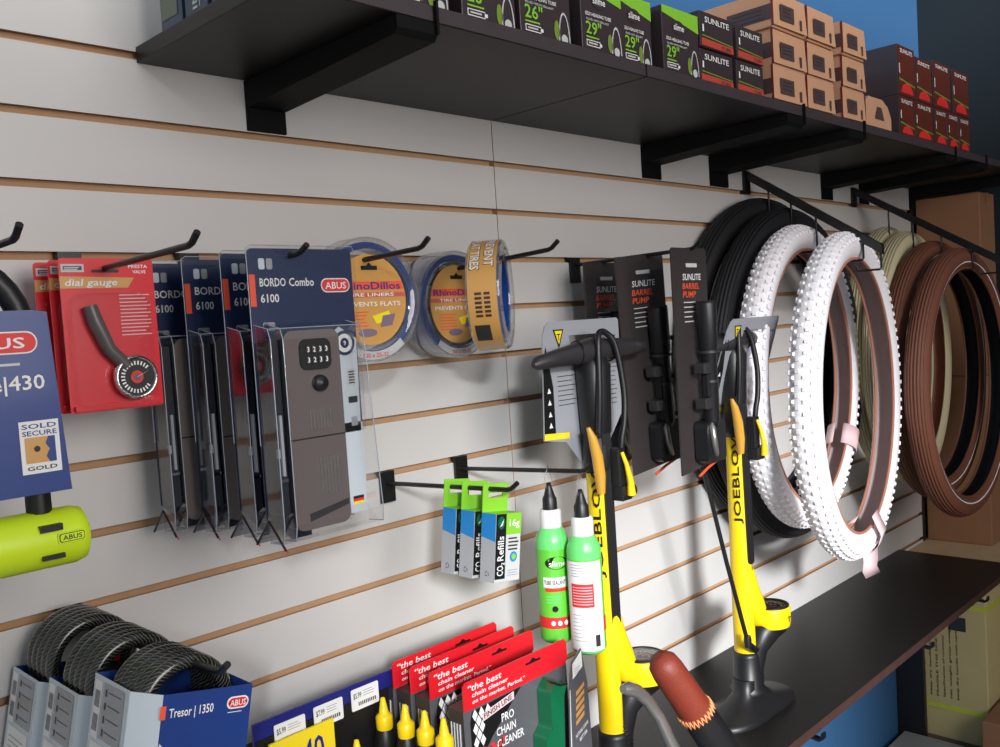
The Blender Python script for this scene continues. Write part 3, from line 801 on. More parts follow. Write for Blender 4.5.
minipump(.182, .155, -.240, -.10, -.05, 'middle black mini pump card, darker and tilted', w=.058)
minipump(.178, .238, -.237, .05, 0, 'front mini pump card with a black barrel and orange-red lower edge')

# ------------------------------------------------------------------ floor pumps
SHZ = -1.0645
def floor_pump(x, d, label, yaw=0, hose_left=False, dz=0, gup=0):
    t = thing('floor_pump', label, 'floor pump', (x, -d, SHZ), yaw)
    H = .66+dz
    # base
    b = MB(); pts = []
    n = 28
    outl = []
    for k in range(n):
        a = 2*PI*k/n; rx = .118; ry = .050+.012*abs(math.cos(a))
        outl.append((rx*math.copysign(abs(math.cos(a))**.8, math.cos(a)), ry*math.copysign(abs(math.sin(a))**.9, math.sin(a))))
    rings = [(1.0, .0), (1.0, .006), (.93, .011), (.55, .019), (.30, .034), (.26, .060)]
    vs = [(px_*s, py_*max(s, .42) if s < .5 else py_*s, zz) for s, zz in rings for px_, py_ in outl]
    fs = [(i*n+k, i*n+(k+1) % n, (i+1)*n+(k+1) % n, (i+1)*n+k) for i in range(len(rings)-1) for k in range(n)]
    b.add(vs, fs, BLKP, True); b.add(vs, [tuple(range(n))[::-1], tuple(range((len(rings)-1)*n, len(rings)*n))], BLKP)
    b.build('base', t)
    b = MB(); b.lathe([(.030, .030), (.033, .038), (.026, .044), (.025, .100), (.023, .108), (0, .108)], BLKP, 28); b.build('collar', t)
    b = MB(); b.lathe([(.0175, .100), (.0175, .600)], BLKM, 24); b.build('barrel', t)
    # yellow fairing (left-front half shell) full height with belly
    y = MB(); n = 12
    prof = [(.082, .0215), (.19, .0215), (.24, .0215), (.30, .0205), (.34, .0198), (.45, .0190), (.54, .0195), (.575, .020)]
    vs = []
    for zz, rr in prof:
        for k in range(n+1):
            a = PI*.66+k*(PI*.80)/n; vs.append((rr*math.cos(a), rr*math.sin(a), zz))
        for k in range(n, -1, -1):
            a = PI*.66+k*(PI*.80)/n; vs.append(((rr-.0015)*math.cos(a), (rr-.004)*math.sin(a), zz))
    m = 2*(n+1)
    y.add(vs, [(i*m+k, i*m+(k+1) % m, (i+1)*m+(k+1) % m, (i+1)*m+k) for i in range(len(prof)-1) for k in range(m)], YEL, True)
    y.add(vs, [tuple(range(m))[::-1], tuple(range((len(prof)-1)*m, len(prof)*m))], YEL)
    fa = y.build('yellow_fairing', t)
    # black inlay on the right of the fairing
    k2 = MB(); k2.M = Matrix.Rotation(-.30, 4, 'Z'); k2.prism(rrect(-.0055, .010, .27, .56, .0065), -.0212, -.015, BLKP); k2.M = Matrix()
    k2.build('black_inlay', t)
    tx = MB()
    tx.M = Matrix.Rotation(-PI/4-.42, 4, 'Z')
    tx.text('JOEBLOW', .0060, .345, .012, BLACK, -.0213, w=.175, rot=PI/2); tx.M = Matrix()
    tx.build('lettering', fa)
    # gauge pod, to the front-right
    gx, gy, gz = .050, -.024, .172+gup
    g = MB(); g.M = Matrix.Translation((gx, gy, gz)); g.lathe([(.0, -.050), (.014, -.048), (.026, -.037), (.0335, -.020)], BLKP, 36); g.M = Matrix()
    g.tube([(gx*.9, gy*.9, gz-.028), (.028, -.017, gz-.040), (.014, -.012, gz-.062), (.008, -.009, gz-.100), (.006, -.008, gz-.135)], [.026, .026, .020, .0165, .0155], BLKP, 20)
    for k_ in range(7): g.tube([(.0075+.0165*math.cos(q), -.009+.0165*math.sin(q), gz-.082-k_*.0065) for q in [-PI*.75+PI*k/10 for k in range(11)]], .0014, BLKP, 6)
    g.build('gauge_cradle', t)
    g = MB(); g.M = Matrix.Translation((gx, gy, gz)); g.lathe([(.0338, -.026), (.0355, -.018), (.0362, .006), (.0345, .010), (.030, .010), (.030, .006)], YEL, 40); g.M = Matrix()
    g.tube([(-.001, -.004, gz+.085), (.004, -.007, gz+.050), (.010, -.010, gz+.022), (.020, -.013, gz-.004), (.036, -.018, gz-.012)], [.0175, .0195, .0225, .021, .018], YEL, 20)
    g.build('gauge_housing', t)
    g = MB(); g.M = Matrix.Translation((gx, gy, gz)); g.lathe([(.0335, .006), (.0335, .0125), (.029, .0135), (.0285, .0085), (0, .0085)], BLKP, 40); dl = g.build('gauge', t)
    g = MB(); g.M = Matrix.Translation((gx, gy, gz+.0090)) 
    for r0, r1, m_ in ((.0255, .0272, YEL), (.0205, .0215, WHITE), (.010, .0106, WHITE)):
        nn = 32; vs = [(rr*math.cos(2*PI*k/nn), rr*math.sin(2*PI*k/nn), 0) for k in range(nn) for rr in (r0, r1)]
        g.add(vs, [(2*k, 2*k+1, (2*k+3) % (2*nn), (2*k+2) % (2*nn)) for k in range(nn)], m_)
    for k in range(16):
        a = 2*PI*k/16; c_, s_ = math.cos(a), math.sin(a)
        g.add([(c_*.0165-s_*.0006, s_*.0165+c_*.0006, .0001), (c_*.0165+s_*.0006, s_*.0165-c_*.0006, .0001), (c_*.0200+s_*.0006, s_*.0200-c_*.0006, .0001), (c_*.0200-s_*.0006, s_*.0200+c_*.0006, .0001)], [(0, 1, 2, 3)], WHITE)
    g.add([(-.002, -.001, .0006), (.001, .003, .0006), (.019, -.010, .0006)], [(0, 2, 1)], ORNG)
    g.build('dial_print', dl)
    lens = MB(); lens.lathe([(.0285, .0125), (.015, .0135), (0, .0138)], CLEAR, 32, (gx, gy, gz)); lens.build('lens', dl)
    # topeak-style small mark on the pod
    g = MB(); g.M = Matrix.Translation((gx, gy, gz)) @ Matrix.Rotation(-.25, 4, 'Z'); g.text('T', .004, -.014, .010, BLACK, -.0372, w=.008); g.build('pod_mark', t)
    # upper sleeve and handle
    u = MB(); u.lathe([(.0, .500), (.0205, .500), (.0225, .51), (.0215, .540), (.0205, .550), (.0205, .556), (.0225, .560), (.024, .60), (.0265, H-.012), (.020, H)], BLKP, 28)
    u.build('upper_sleeve', t)
    hd = MB()
    hd.tube([(-.130, 0, H-.002), (-.122, 0, H), (-.085, -.001, H+.004), (-.035, -.002, H+.008), (0, -.002, H+.010), (.035, -.002, H+.010), (.085, -.001, H+.010), (.124, 0, H+.010), (.130, 0, H+.010)],
            [.004, .0095, .0125, .0165, .020, .0170, .0140, .0105, .004], DGREY, 18)
    ho = hd.build('handle', t)
    sg = MB()
    for xx in (-.038, .038): sg.tube([(xx+.020*math.cos(q)*.15, -.002+.0172*math.cos(q), H+.009+.0172*math.sin(q)) for q in [2*PI*k/16 for k in range(16)]], .001, BLACK, 5, closed=True)
    sg.build('handle_seams', ho)
    # hose looped over the handle
    hs = MB()
    P = [(-.020, -.020, .560), (-.018, -.024, .62), (-.012, -.022, H+.020), (-.002, -.018, H+.036), (.012, -.020, H+.034), (.024, -.026, H+.014), (.030, -.032, .62), (.026, -.033, .575), (.020, -.031, .548), (.018, -.030, .530)]
    def smooth(P):
        P = [Vector(p) for p in P]; out = []
        for i in range(len(P)-1):
            p0, p1, p2, p3 = P[max(i-1, 0)], P[i], P[i+1], P[min(i+2, len(P)-1)]
            for k in range(5):
                s_ = k/5; out.append(.5*((2*p1)+(-p0+p2)*s_+(2*p0-5*p1+4*p2-p3)*s_*s_+(-p0+3*p1-3*p2+p3)*s_**3))
        return out+[P[-1]]
    hs.tube(smooth(P), .0048, BLKP, 10); hs.build('hose', t)
    if hose_left:
        hs = MB(); hs.tube([(-.200, -.024, .535), (-.157, -.030, .457), (-.108, -.032, .303), (-.054, -.032, .155)], .0038, BLKP, 10)
        hs.lathe([(.006, 0), (.007, .012), (.006, .020)], BLKP, 12, (-.050, -.032, .135)); hs.tube([(-.050, -.032, .142), (-.02, -.028, .120), (0, -.020, .115)], .006, BLKP, 10); hs.build('lower_hose', t)
    # pump head with yellow lever, amber buffer
    T_ = Matrix.Translation((-.012, .006, 0))
    pt = MB(); pt.M = T_; pt.box(.012, .036, -.048, -.026, .458, .480, BLKP); pt.box(.012, .030, -.044, -.024, .478, .535, BLKP); pt.lathe([(.010, .0), (.0115, .004), (.0115, .018), (.009, .020)], BLKP, 16, (.032, -.036, .469), 'x'); po = pt.build('pump_head', t, bevel=.002)
    lv = MB(); lv.M = T_; lv.tube([(.018, -.046, .530), (.021, -.051, .512), (.026, -.053, .488), (.028, -.052, .466)], [.0028, .0035, .0048, .0066], YEL, 10); lv.build('lever', po)
    am = MB(); am.tube([(-.046, -.022, .572), (-.040, -.024, .556), (-.033, -.025, .530), (-.029, -.025, .500), (-.027, -.024, .474)], [.003, .0065, .0085, .0085, .006], AMBER, 12); am.build('amber_guard', t, label='amber translucent guard')
    wt = MB(); wt.tube([(-.030, -.020, .560), (-.040, -.026, .568), (-.046, -.030, .576)], .0018, BLKP, 6); wt.tube([(-.034, -.022, .556), (-.024, -.024, .558)], .0035, BLKP, 6); wt.build('wire_tie', t)
    return t
floor_pump(-.004, .180, 'yellow and black floor pump in front of the mini pump cards, left of the two', 0, False, dz=.010, gup=.028)
floor_pump(.392, .182, 'yellow and black floor pump standing on the shelf beside the white tyres', 0, True)
def pump_card(x, d, ztop, label, yaw=0, curl=False):
    t = thing('pump_hang_card', label, 'card', (x, -d, ztop-.205), yaw)
    h = .205; w = .092
    c = MB()
    # card with an oblong hole: built as a frame of quads around the hole
    hx0, hx1, hz0, hz1 = -.030, .040, h-.046, h-.022
    out = [(-w-.006, .035), (-w+.004, h-.02), (-w+.012, h-.004), (-w+.018, h), (w-.004, h), (w, h-.004), (w, .060), (w-.045, .008), (w-.055, 0), (-.02, -.005), (-.05, .028)]
    def pr(poly, m): c.prism(poly, -.0008, .0008, m)
    pr([(-w-.006, .035), (-.05, .028), (-.02, -.005), (w-.055, 0), (w-.045, .008), (w, .060), (w, hz0), (-w+.0015, hz0)], GREYC)
    pr([(-w+.0015, hz0), (hx0, hz0), (hx0, hz1), (-w+.0035, hz1)], GREYC); pr([(hx1, hz0), (w, hz0), (w, hz1), (hx1, hz1)], GREYC)
    pr([(-w+.0035, hz1), (w, hz1), (w, h-.004), (w-.004, h), (-w+.018, h), (-w+.010, h-.006)], GREYC)
    c.build('card', t)
    p = MB(); y = -.0013
    p.poly([(-w-.005, .037), (-w+.020, .037), (-w+.020, .11), (-w+.008, h-.035), (-w+.001, h-.06)], y, BLACK)
    for k, zz in enumerate((.085, .102, .068, .052)): p.poly([(-w+.006, zz), (-w+.014, zz), (-w+.010, zz+.008)], y-.0003, WHITE)
    p.poly([(-w-.006, .036), (-w+.05, .032), (-w+.05, .041), (-w-.0055, .045)], y-.0004, YELP)
    p.poly([(-.066, h-.012), (-.042, h-.012), (-.054, h-.040)], y, BLACK); p.poly([(-.0625, h-.014), (-.0455, h-.014), (-.054, h-.034)], y-.0003, YELP); p.text('T', -.054, h-.028, .010, BLACK, y-.0005, align='c')
    p.text('JoeBlow', .048, h-.030, .0065, BLACK, y, w=.034); p.text('Sport', .048, h-.040, .0065, BLACK, y, w=.022)
    lines(p, -.062, -.02, .125, 7, .007, DGREY, y, .0011); lines(p, .05, .082, .13, 9, .007, DGREY, y, .0012)
    p.build('printed_design', t)
    return t
pump_card(.002, .157, -.338, 'grey hang card with an oblong hole behind the left pump handle')
pump_card(.428, .150, -.345, 'grey hang card behind the handle of the pump beside the tyres', 0).rotation_euler = (.30, 0, 0)

# ------------------------------------------------------------------ cable locks in boxes
def cable_lock(d, label, first=None):
    loc = (-.742, -d, -.786)
    if first: return dup(first, loc, None, label)
    t = thing('cable_lock', label, 'bicycle lock', loc, 0, .21, group='boxed cable locks')
    H = .160; D = .092; w = .050
    b = MB(); poly = [(-w, .0), (-w, -D+.022), (-w+.018, -D), (w, -D), (w, 0)]
    for a in range(5):
        p0, p1 = poly[a], poly[(a+1) % 5]
        m = [PALEC, PALEC, BLUE, BLUE, BLUE][a]
        b.add([(p0[0], p0[1], 0), (p1[0], p1[1], 0), (p1[0], p1[1], H), (p0[0], p0[1], H)], [(0, 1, 2, 3)], m)
    b.add([(a_, b_, .001) for a_, b_ in poly], [tuple(range(5))], PALEC)
    ob = b.build('card_box', t); sd = ob.modifiers.new('s', 'SOLIDIFY'); sd.thickness = .001; sd.offset = 0
    p = MB(); y = -D-.0008
    p.poly([(-w+.018, H-.042), (-w+.018, H), (-w+.0185, H-.040)], y, BLUE)
    p.poly([(-w+.018, H-.038), (-w+.038, H-.060), (-w+.062, H-.060), (-w+.062, .0), (-w+.018, 0)], y, PALEC)
    p.quad(-w+.016, -w+.021, H-.020, H-.009, y-.0003, ORNG)
    p.text('Tresor | 1350', -w+.024, H-.019, .0075, WHITE, y-.0003, w=.040)
    pill(p, w-.013, H-.014, .021, .0105, y-.0003); lines(p, w-.022, w-.008, H-.0215, 1, .002, OFFW, y-.0003, .0008)
    p.poly(circ(-w+.016, H-.066, .010), y-.0004, NAVY); p.poly(circ(-w+.016, H-.066, .006), y-.0006, WHITE)
    p.quad(-w+.036, w-.020, .02, H-.057, y-.0003, OFFW)
    p.M = Matrix.Translation((-w-.0009, 0, 0)) @ Matrix.Rotation(-PI/2, 4, 'Z')
    # local x = distance from back towards the front on the left side
    p.quad(.004, .018, H-.052, H-.004, 0, WHITE)
    for zz in (H-.046, H-.026):
        p.quad(.006, .016, zz, zz+.014, -.0002, OFFW)
        for k in range(4): p.quad(.0065+k*.0025, .0075+k*.0025, zz, zz+.014, -.0004, DGREY)
    p.quad(.021, .062, H-.050, H-.003, 0, GREYC)
    for k in range(4): p.quad(.026, .029, H-.014-k*.011, H-.008-k*.011, -.0003, DGREY); p.quad(.032, .056, H-.010-k*.011, H-.0092-k*.011, -.0003, DGREY)
    p.quad(.006, .060, H-.090, H-.055, 0, WHITE); lines(p, .012, .052, H-.064, 5, .005, GREYC, -.0003, .001)
    p.M = Matrix(); p.build('printed_design', t)
    c = MB(); pts = []; R = .0400; turns = 5
    for k in range(turns*40+1):
        a = 2*PI*k/40; yy = -.016-(k/(turns*40))*.062
        pts.append((R*math.cos(a)+.0, yy, H-.020+R*math.sin(a)))
    c.tube(pts, .0068, BRAID, 12, uv=True); c.build('coiled_cable', t)
    k_ = MB(); k_.lathe([(0, -.080), (.013, -.078), (.014, -.050), (.011, -.030), (0, -.030)], BLKP, 20, (.020, 0, H-.034), 'y'); k_.prism(rrect(.008, .022, H-.020, H-.012, .002), -.082, -.079, REDP); k_.build('lock_barrel', t)
    return t
cl = cable_lock(.206, 'front coiled cable lock in a box lettered Tresor 1350')
cm = cable_lock(.106, 'middle boxed cable lock, coil arching out of the open top', cl)
cr_ = cable_lock(.010, 'rear boxed cable lock nearest the slat wall, under the hook plate', cl)
for o_, dz in ((cm, -.026), (cr_, -.036)):           # these two cartons hang lower on their coils
    for ch in o_.children:
        if ch.name.startswith(('card_box', 'printed')): ch.location.z += dz

# ------------------------------------------------------------------ oil display tray and bottles
t = thing('display_tray', 'blue and black display tray with price stickers and a yellow 40 sign', 'display tray', (-.450, -.10, -.96))
b = MB(); b.box(-.105, .098, -.0015, .0015, 0, .19, mat('deep_blue_board', S(28, 34, 120), .4, coat=.2)); b.build('back_board', t)
b = MB(); b.box(-.103, .088, -.0030, -.0017, .0, .170, BLACK); b.box(-.070, -.02, -.0035, -.0017, .16, .17, BLACK); b.build('black_panel', t)
b = MB(); b.box(-.105, .090, -.19, -.0015, -.0045, -.0005, BLKP); b.box(-.105, .090, -.192, -.189, -.004, .05, BLKP)
b.build('tray', t)
b = MB(); b.box(-.02, .02, .002, .0985, .060, .066, BLKM); b.box(-.02, .02, .096, .0985, .030, .066, BLKM); b.build('wall_hanger', t)
for k, (x0, z0) in enumerate(((-.080, .154), (-.026, .156), (.029, .158))):
    s = MB(); s.prism(rrect(x0, x0+.042, z0, z0+.027, .002), -.0046, -.0036, WHITE)
    s.text('$5.99' if k != 1 else '$7.99', x0+.003, z0+.015, .007, DGREY, -.0049, w=.012)
    lines(s, x0+.018, x0+.036, z0+.022, 3, .003, GREYC, -.0049, .0008); s.quad(x0+.010, x0+.037, z0+.005, z0+.0095, -.0049, DGREY)
    for j in range(9): s.quad(x0+.0115+j*.0028, x0+.0125+j*.0028, z0+.005, z0+.0095, -.0051, WHITE)
    s.build('price_sticker', t)
s = MB(); s.prism([(-.076, .02), (-.004, .02), (-.004, .165), (-.092, .165)], -.012, -.009, YELP); s.text('40', -.050, .122, .032, mat('deep_blue_print', S(30, 40, 150), .4), -.0128, w=.030); s.text('WD-', -.090, .080, .032, MATS['deep_blue_print'], -.0128, w=.046)
s.box(-.04, -.02, -.009, -.003, .05, .12, BLKP); s.build('yellow_sign', t)
def oil(x, d, ztip, label):
    t = thing('oil_bottle', label, 'bottle', (x, -d, -.96), group='yellow tipped oil bottles')
    H = ztip+.96
    MB().lathe([(0, 0), (.0125, 0), (.0145, .003), (.0145, H-.056), (.012, H-.044), (.0098, H-.039)], BLACK, 20).build('body', t)
    MB().lathe([(.0100, H-.040), (.0106, H-.036), (.0106, H-.024), (.0085, H-.0215), (.0062, H-.0195), (.0045, H-.010), (.0026, H-.001), (0, H)], YEL, 20).build('nozzle_cap', t)
    return t
oil(-.385, .120, -.791, 'yellow tipped oil bottle nearest the price stickers')
oil(-.387, .165, -.788, 'second yellow tipped oil bottle, right of the one by the stickers')
oil(-.386, .200, -.787, 'third yellow tipped oil bottle counting from the stickers')
oil(-.388, .236, -.786, 'front yellow tipped oil bottle beside the checkered pack')
oil(-.450, .150, -.812, 'low yellow tipped oil bottle at the lower frame edge by the yellow sign')
# ------------------------------------------------------------------ chain cleaner packs
def cleaner(x, d, z, label, front=False):
    t = thing('chain_cleaner_pack', label, 'cleaner pack', (x, -d, z-.215), group=None)
    w = .0945; h = .215
    b = MB(); b.prism([(-w, 0), (w, 0), (w, h-.034), (-w, h-.034)], -.028, -.0012, mat('dark_grey_carton', S(92, 92, 98), .35, coat=.3), side=mat('dark_carton_side', S(58, 52, 54), .4))
    b.build('carton', t)
    e = MB()
    e.prism([(-w, h-.034), (w-.006, h-.034), (w, h-.028), (w, h-.004), (w-.004, h), (-w+.004, h), (-w, h-.004)], -.0305, -.0285, RED)
    e.build('red_header', t)
    p = MB(); y = -.0309
    p.text('“the best', -w+.006, h-.012, .0080, WHITE, y, w=.058, shear=.2); p.text('chain cleaner', -w+.013, h-.020, .0055, WHITE, y, w=.062, shear=.2); p.text('on the market. Period.”', -w+.013, h-.028, .0050, WHITE, y, w=.092, shear=.2)
    p.poly([(.014, h-.009), (.022, h-.009), (.028, h-.005), (.034, h-.009), (.042, h-.009), (.042, h-.012), (.014, h-.012)], y, BLACK)
    y = -.0286
    p.poly([(-w+.014, h-.038), (-w+.10, h-.036), (-w+.045, h-.08), (-w+.010, h-.115), (-w+.010, h-.05)], y, BLACK)
    for r_ in range(5):
        for c_ in range(6):
            if (r_+c_) % 2 == 0 or r_ < 0: 
                if c_ > 2+ (2 if r_ < 1 else 0) or (r_ > 1 and c_ > 3): continue
                cx, cz = -w+.018+c_*.0055, h-.044-r_*.0085
                p.poly([(cx, cz-.0075), (cx+.0045, cz), (cx, cz+.0075), (cx-.0045, cz)], y-.0003, WHITE)
    p.poly([(-w+.030, h-.056), (-w+.086, h-.047), (-w+.086, h-.037), (-w+.030, h-.046)], y-.0005, PINK)
    p.text('FINISH LINE', -w+.033, h-.0535, .0068, DGREY, y-.0008, w=.050, rot=.16)
    p.text('PRO', -w+.062, h-.068, .0105, WHITE, y-.0005, w=.022); p.text('CHAIN', -w+.052, h-.083, .0105, WHITE, y-.0005, w=.034); p.text('CLEANER', -w+.052, h-.098, .0105, WHITE, y-.0005, w=.048)
    p.text('3X', -w+.020, h-.115, .03, REDP, y-.0005)
    p.build('printed_design', t)
    # crinkled side opening
    s = MB(); s.box(-w-.0006, -w, -.024, -.004, .02, h-.05, CLEARM)
    for k in range(4): s.tube([(-w-.001, -.022+k*.005, .02), (-w-.002, -.022+k*.005, h*.5), (-w-.001, -.022+k*.005, h-.05)], .0008, OFFW, 5)
    s.build('side_window', t)
    if front:
        g = MB(); g.prism([(.020, .0), (.052, 0), (.056, .10), (.060, .155), (.066, .166), (.048, .178), (.034, .165), (.034, .120), (.022, .110)], -.052, -.029, DGREEN); g.build('green_tool', t, bevel=.003, label='dark green plastic cleaning tool in the window')
        g = MB(); g.tube([(.036, -.050, .180), (.050, -.054, .172), (.066, -.052, .168)], .0018, BLKP, 6); g.build('tool_hook', t)
        f = MB(); f.M = Matrix.Translation((.072, -.030, 0)) @ Matrix.Rotation(.20, 4, 'Z')
        f.prism([(-.014, 0), (.052, 0), (.046, .15), (.034, h-.016), (.008, h-.026), (-.004, .150)], -.020, -.018, MATS['dark_grey_carton'])
        f.poly([(-.004, .155), (-.014, 0), (-.011, 0), (-.002, .157)], -.0206, WHITE)
        f.poly([(.006, h-.048), (.034, h-.040), (.033, h-.018), (.007, h-.028)], -.0206, WHITE); lines(f, .011, .029, h-.036, 3, .003, GREYC, -.0208, .0008)
        for k in range(5): f.poly([(.012-k*.001, .142-k*.0095), (.036-k*.001, .148-k*.0095), (.036-k*.001, .154-k*.0095), (.012-k*.001, .148-k*.0095)], -.0206, GOLD)
        f.text('NOTHING CLEANS', .006, .088, .005, WHITE, -.0206, w=.036, rot=.2); f.text('BETTER', .016, .080, .005, WHITE, -.0206, w=.022, rot=.2)
        f.build('side_flap', t)
    return t
tr = thing('hanging_tray', 'black tray carrying the chain cleaner packs', 'tray', (-.262, 0, -.980))
m = MB(); m.box(-.085, .125, -.250, -.001, 0, .0070, BLKP); m.box(-.085, .125, -.253, -.250, 0, .030, BLKP); m.build('tray_floor', tr)
m = MB(); m.box(-.085, .125, -.006, -.001, .0075, .060, BLKP); m.build('tray_back', tr)
cleaner(-.262, .208, -.757, 'front chain cleaner pack with red header and green tool in its window', True)
cleaner(-.262, .148, -.757, 'second chain cleaner pack from the front, red header showing')
cleaner(-.264, .114, -.757, 'third chain cleaner pack counting back from the front')
cleaner(-.266, .082, -.757, 'rearmost chain cleaner pack, only its red header edge showing')

# ------------------------------------------------------------------ bicycle handlebar in the foreground
t = thing('bicycle_handlebar', 'bicycle handlebar end with brown leather grip and silver brake lever', 'handlebar', (-.381, -.546, -.661))
ax = Vector((.034, -.015, -.060)); ax.normalize()
def along(s): return tuple(ax*s)
g = MB(); g.tube([along(-.016), along(-.0145), along(-.008), along(.002), along(.045), along(.058)], [.004, .009, .0140, .0153, .0162, .0166], LEATH, 24); g.build('leather_grip', t)
g = MB()
n_ = 26
a1 = ax.cross(Vector((0, 0, 1))).normalized(); a2 = ax.cross(a1)
for k in range(n_):
    q = 2*PI*k/n_; q2 = q+.12
    p0 = ax*.0505+(a1*math.cos(q)+a2*math.sin(q))*.0170; p1 = ax*.058+(a1*math.cos(q2)+a2*math.sin(q2))*.0172; p2 = ax*.0505+(a1*math.cos(q2+.12)+a2*math.sin(q2+.12))*.0170
    g.tube([p0, p1, p2], .0011, STITCH, 5)
g.build('stitching', t)
g = MB(); g.tube([along(.057), along(.070), along(.095), along(.110)], [.0160, .0166, .0172, .0150], BLKP, 20); g.build('clamp', t)
g = MB(); g.tube([along(.05), along(.16), along(.24)], .011, BLKM, 14); g.build('bar_tube', t)
g = MB()
c0 = ax*.118+a1*.004
g.tube([c0+(a1*math.cos(q)*.026+Vector((.7, -.7, .1))*math.sin(q)*.014) for q in [2*PI*k/24 for k in range(24)]], .003, CHROME, 8, closed=True); g.build('bell_ring', t)
g = MB(); g.tube([(-.054, .010, -.003), (-.047, .010, -.005), (-.037, .008, -.010), (-.025, .006, -.022), (-.016, .000, -.040), (-.008, -.006, -.066), (.004, -.012, -.095), (.04, -.03, -.118)], [.004, .0062, .0062, .0055, .0055, .006, .007, .006], ALU, 12); g.build('brake_lever', t)
g = MB(); e = Vector((.405-.405, 0, 0)); g.tube([along(.24), (.16, -.09, -.26), (.20, -.09, -.40), (.20, -.09, -1.095)], .013, BLKM, 12); g.lathe([(.0, -1.105), (.14, -1.105), (.13, -1.09), (.02, -1.075)], BLKM, 24, (.20, -.09, 0)); g.build('stand_tube', t)

# ------------------------------------------------------------------ boxes on the high shelf
def blurtext(p, s, x, z, h, m, y, w=None, **k): p.text(s, x, z, h, m, y, w=w, **k)
def tube_box(x0, x1, dfront, h, size, label, D=.14, z=SZ1):
    t = thing('inner_tube_box', label, 'box', ((x0+x1)/2, -dfront-.024, z), group=None)
    w = (x1-x0)/2-.001
    MB().box(-w, w, 0, D, 0, h, BOXB).build('carton', t, bevel=.001)
    p = MB(); y = -.0006
    p.poly([(-w, h-.010), (w, h-.026), (w, h), (-w, h)], y, LIME)
    p.poly(circ(-w*.12, h-.026, .015, .010), y-.0003, BOXB); p.text('slime', -w*.12, h-.030, .0095, WHITE, y-.0005, align='c', w=.026)
    p.text('SELF-HEALING TUBE', -w+.008, h-.047, .0045, WHITE, y-.0003, w=w*1.25); p.text('FILLED WITH SEALANT', -w+.010, h-.053, .0028, OFFW, y-.0003, w=w*1.1)
    p.text(size+'"', -w+.008, .022, .016, LIME, y-.0003, w=.032); lines(p, -w+.008, -w+.036, .0185, 1, .003, LIME, y-.0003, .0018)
    p.prism([(-w+.008, .006), (-w+.036, .006), (-w+.036, .008), (-w+.040, .008), (-w+.040, .012), (-w+.036, .012), (-w+.036, .014), (-w+.008, .014)], y-.0003, y, WHITE); p.quad(-w+.0092, -w+.035, .0072, .0128, y-.0005, BOXB); p.quad(-w+.012, -w+.030, .009, .011, y-.0006, OFFW)
    q = [(w-.014+.011*math.cos(a), .004+.036*math.sin(a)) for a in [PI*k/14 for k in range(15)]]
    for a in range(14): p.poly([q[a], q[a+1], (w-.014+(q[a+1][0]-w+.014)*.82, q[a+1][1]*.93), (w-.014+(q[a][0]-w+.014)*.82, q[a][1]*.93)], y-.0003, OFFW)
    p.poly(circ(w-.014, .007, .006, .006), y-.0004, OFFW); p.poly(circ(w-.028, .016, .005, .012), y-.0003, mat('olive_print', S(120, 150, 50), .5))
    p.build('printed_design', t)
    return t
HT = .092
tube_box(-.432, -.350, .262, HT, '26', 'dark inner tube box just left of the first box marked 26')
tube_box(-.333, -.243, .262, HT, '26', 'dark inner tube box marked 26, the left one')
tube_box(-.239, -.143, .264, HT, '26', 'dark inner tube box marked 26, the right one')
tube_box(-.128, -.040, .268, HT, '29', 'dark inner tube box marked 29, leftmost of its kind')
tube_box(-.036, .038, .262, HT, '29', 'inner tube box with lime top partly behind the first 29 box')
tube_box(.052, .148, .270, HT, '29', 'inner tube box marked 29 next to the stacked smaller dark boxes')
def sun_box(x0, x1, dfront, z, h, label, body, stripe, D=.14, side=False):
    t = thing('inner_tube_box', label, 'box', ((x0+x1)/2, -dfront-.024, z), group=None)
    w = (x1-x0)/2-.001
    MB().box(-w, w, 0, D, 0, h-.0006, BOXB).build('carton', t, bevel=.001)
    p = MB(); y = -.0006
    if body is not BOXB: p.quad(-w+.002, w-.001, .001, h-.002, y+.0001, body)
    p.text('SUNLITE', 0, h-.016, .0085, WHITE, y-.0003, w=w*1.45, align='c')
    p.quad(-w+.006, -w+.010, h*.42, h*.62, y-.0003, WHITE)
    p.poly([(-w+.004, h*.30), (w-.003, h*.22), (w-.003, h*.25), (-w+.004, h*.335)], y-.0003, mat('olive_print', S(120, 150, 50), .5))
    if stripe == 'arc':
        p.poly(circ(0, h*.06, w*.7, h*.20, n=14, a0=0, a1=PI), y-.0003, REDP)
    else:
        p.poly([(-w+.002, h*.04), (w-.002, h*.02), (w-.002, h*.20), (-w+.002, h*.24)], y-.0003, mat('rust_print', S(190, 72, 58), .5)); p.text('TUBE', w*.2, h*.06, h*.10, BOXB, y-.0005, w=w*.6)
    p.build('printed_design', t)
    return t
sun_box(.151, .249, .268, SZ1, .050, 'small dark box with white lettering, lower left of the stack of four', BOXB, 'bar')
sun_box(.258, .346, .268, SZ1, .050, 'small dark box with white lettering, lower right of the stack of four', BOXB, 'bar')
sun_box(.149, .247, .272, SZ1+.0505, .053, 'small dark box with rust stripe, upper left of the stack of four', BOXB, 'bar')
sun_box(.259, .346, .270, SZ1+.0505, .053, 'small dark box with rust stripe, upper right of the stack of four', BOXB, 'bar')
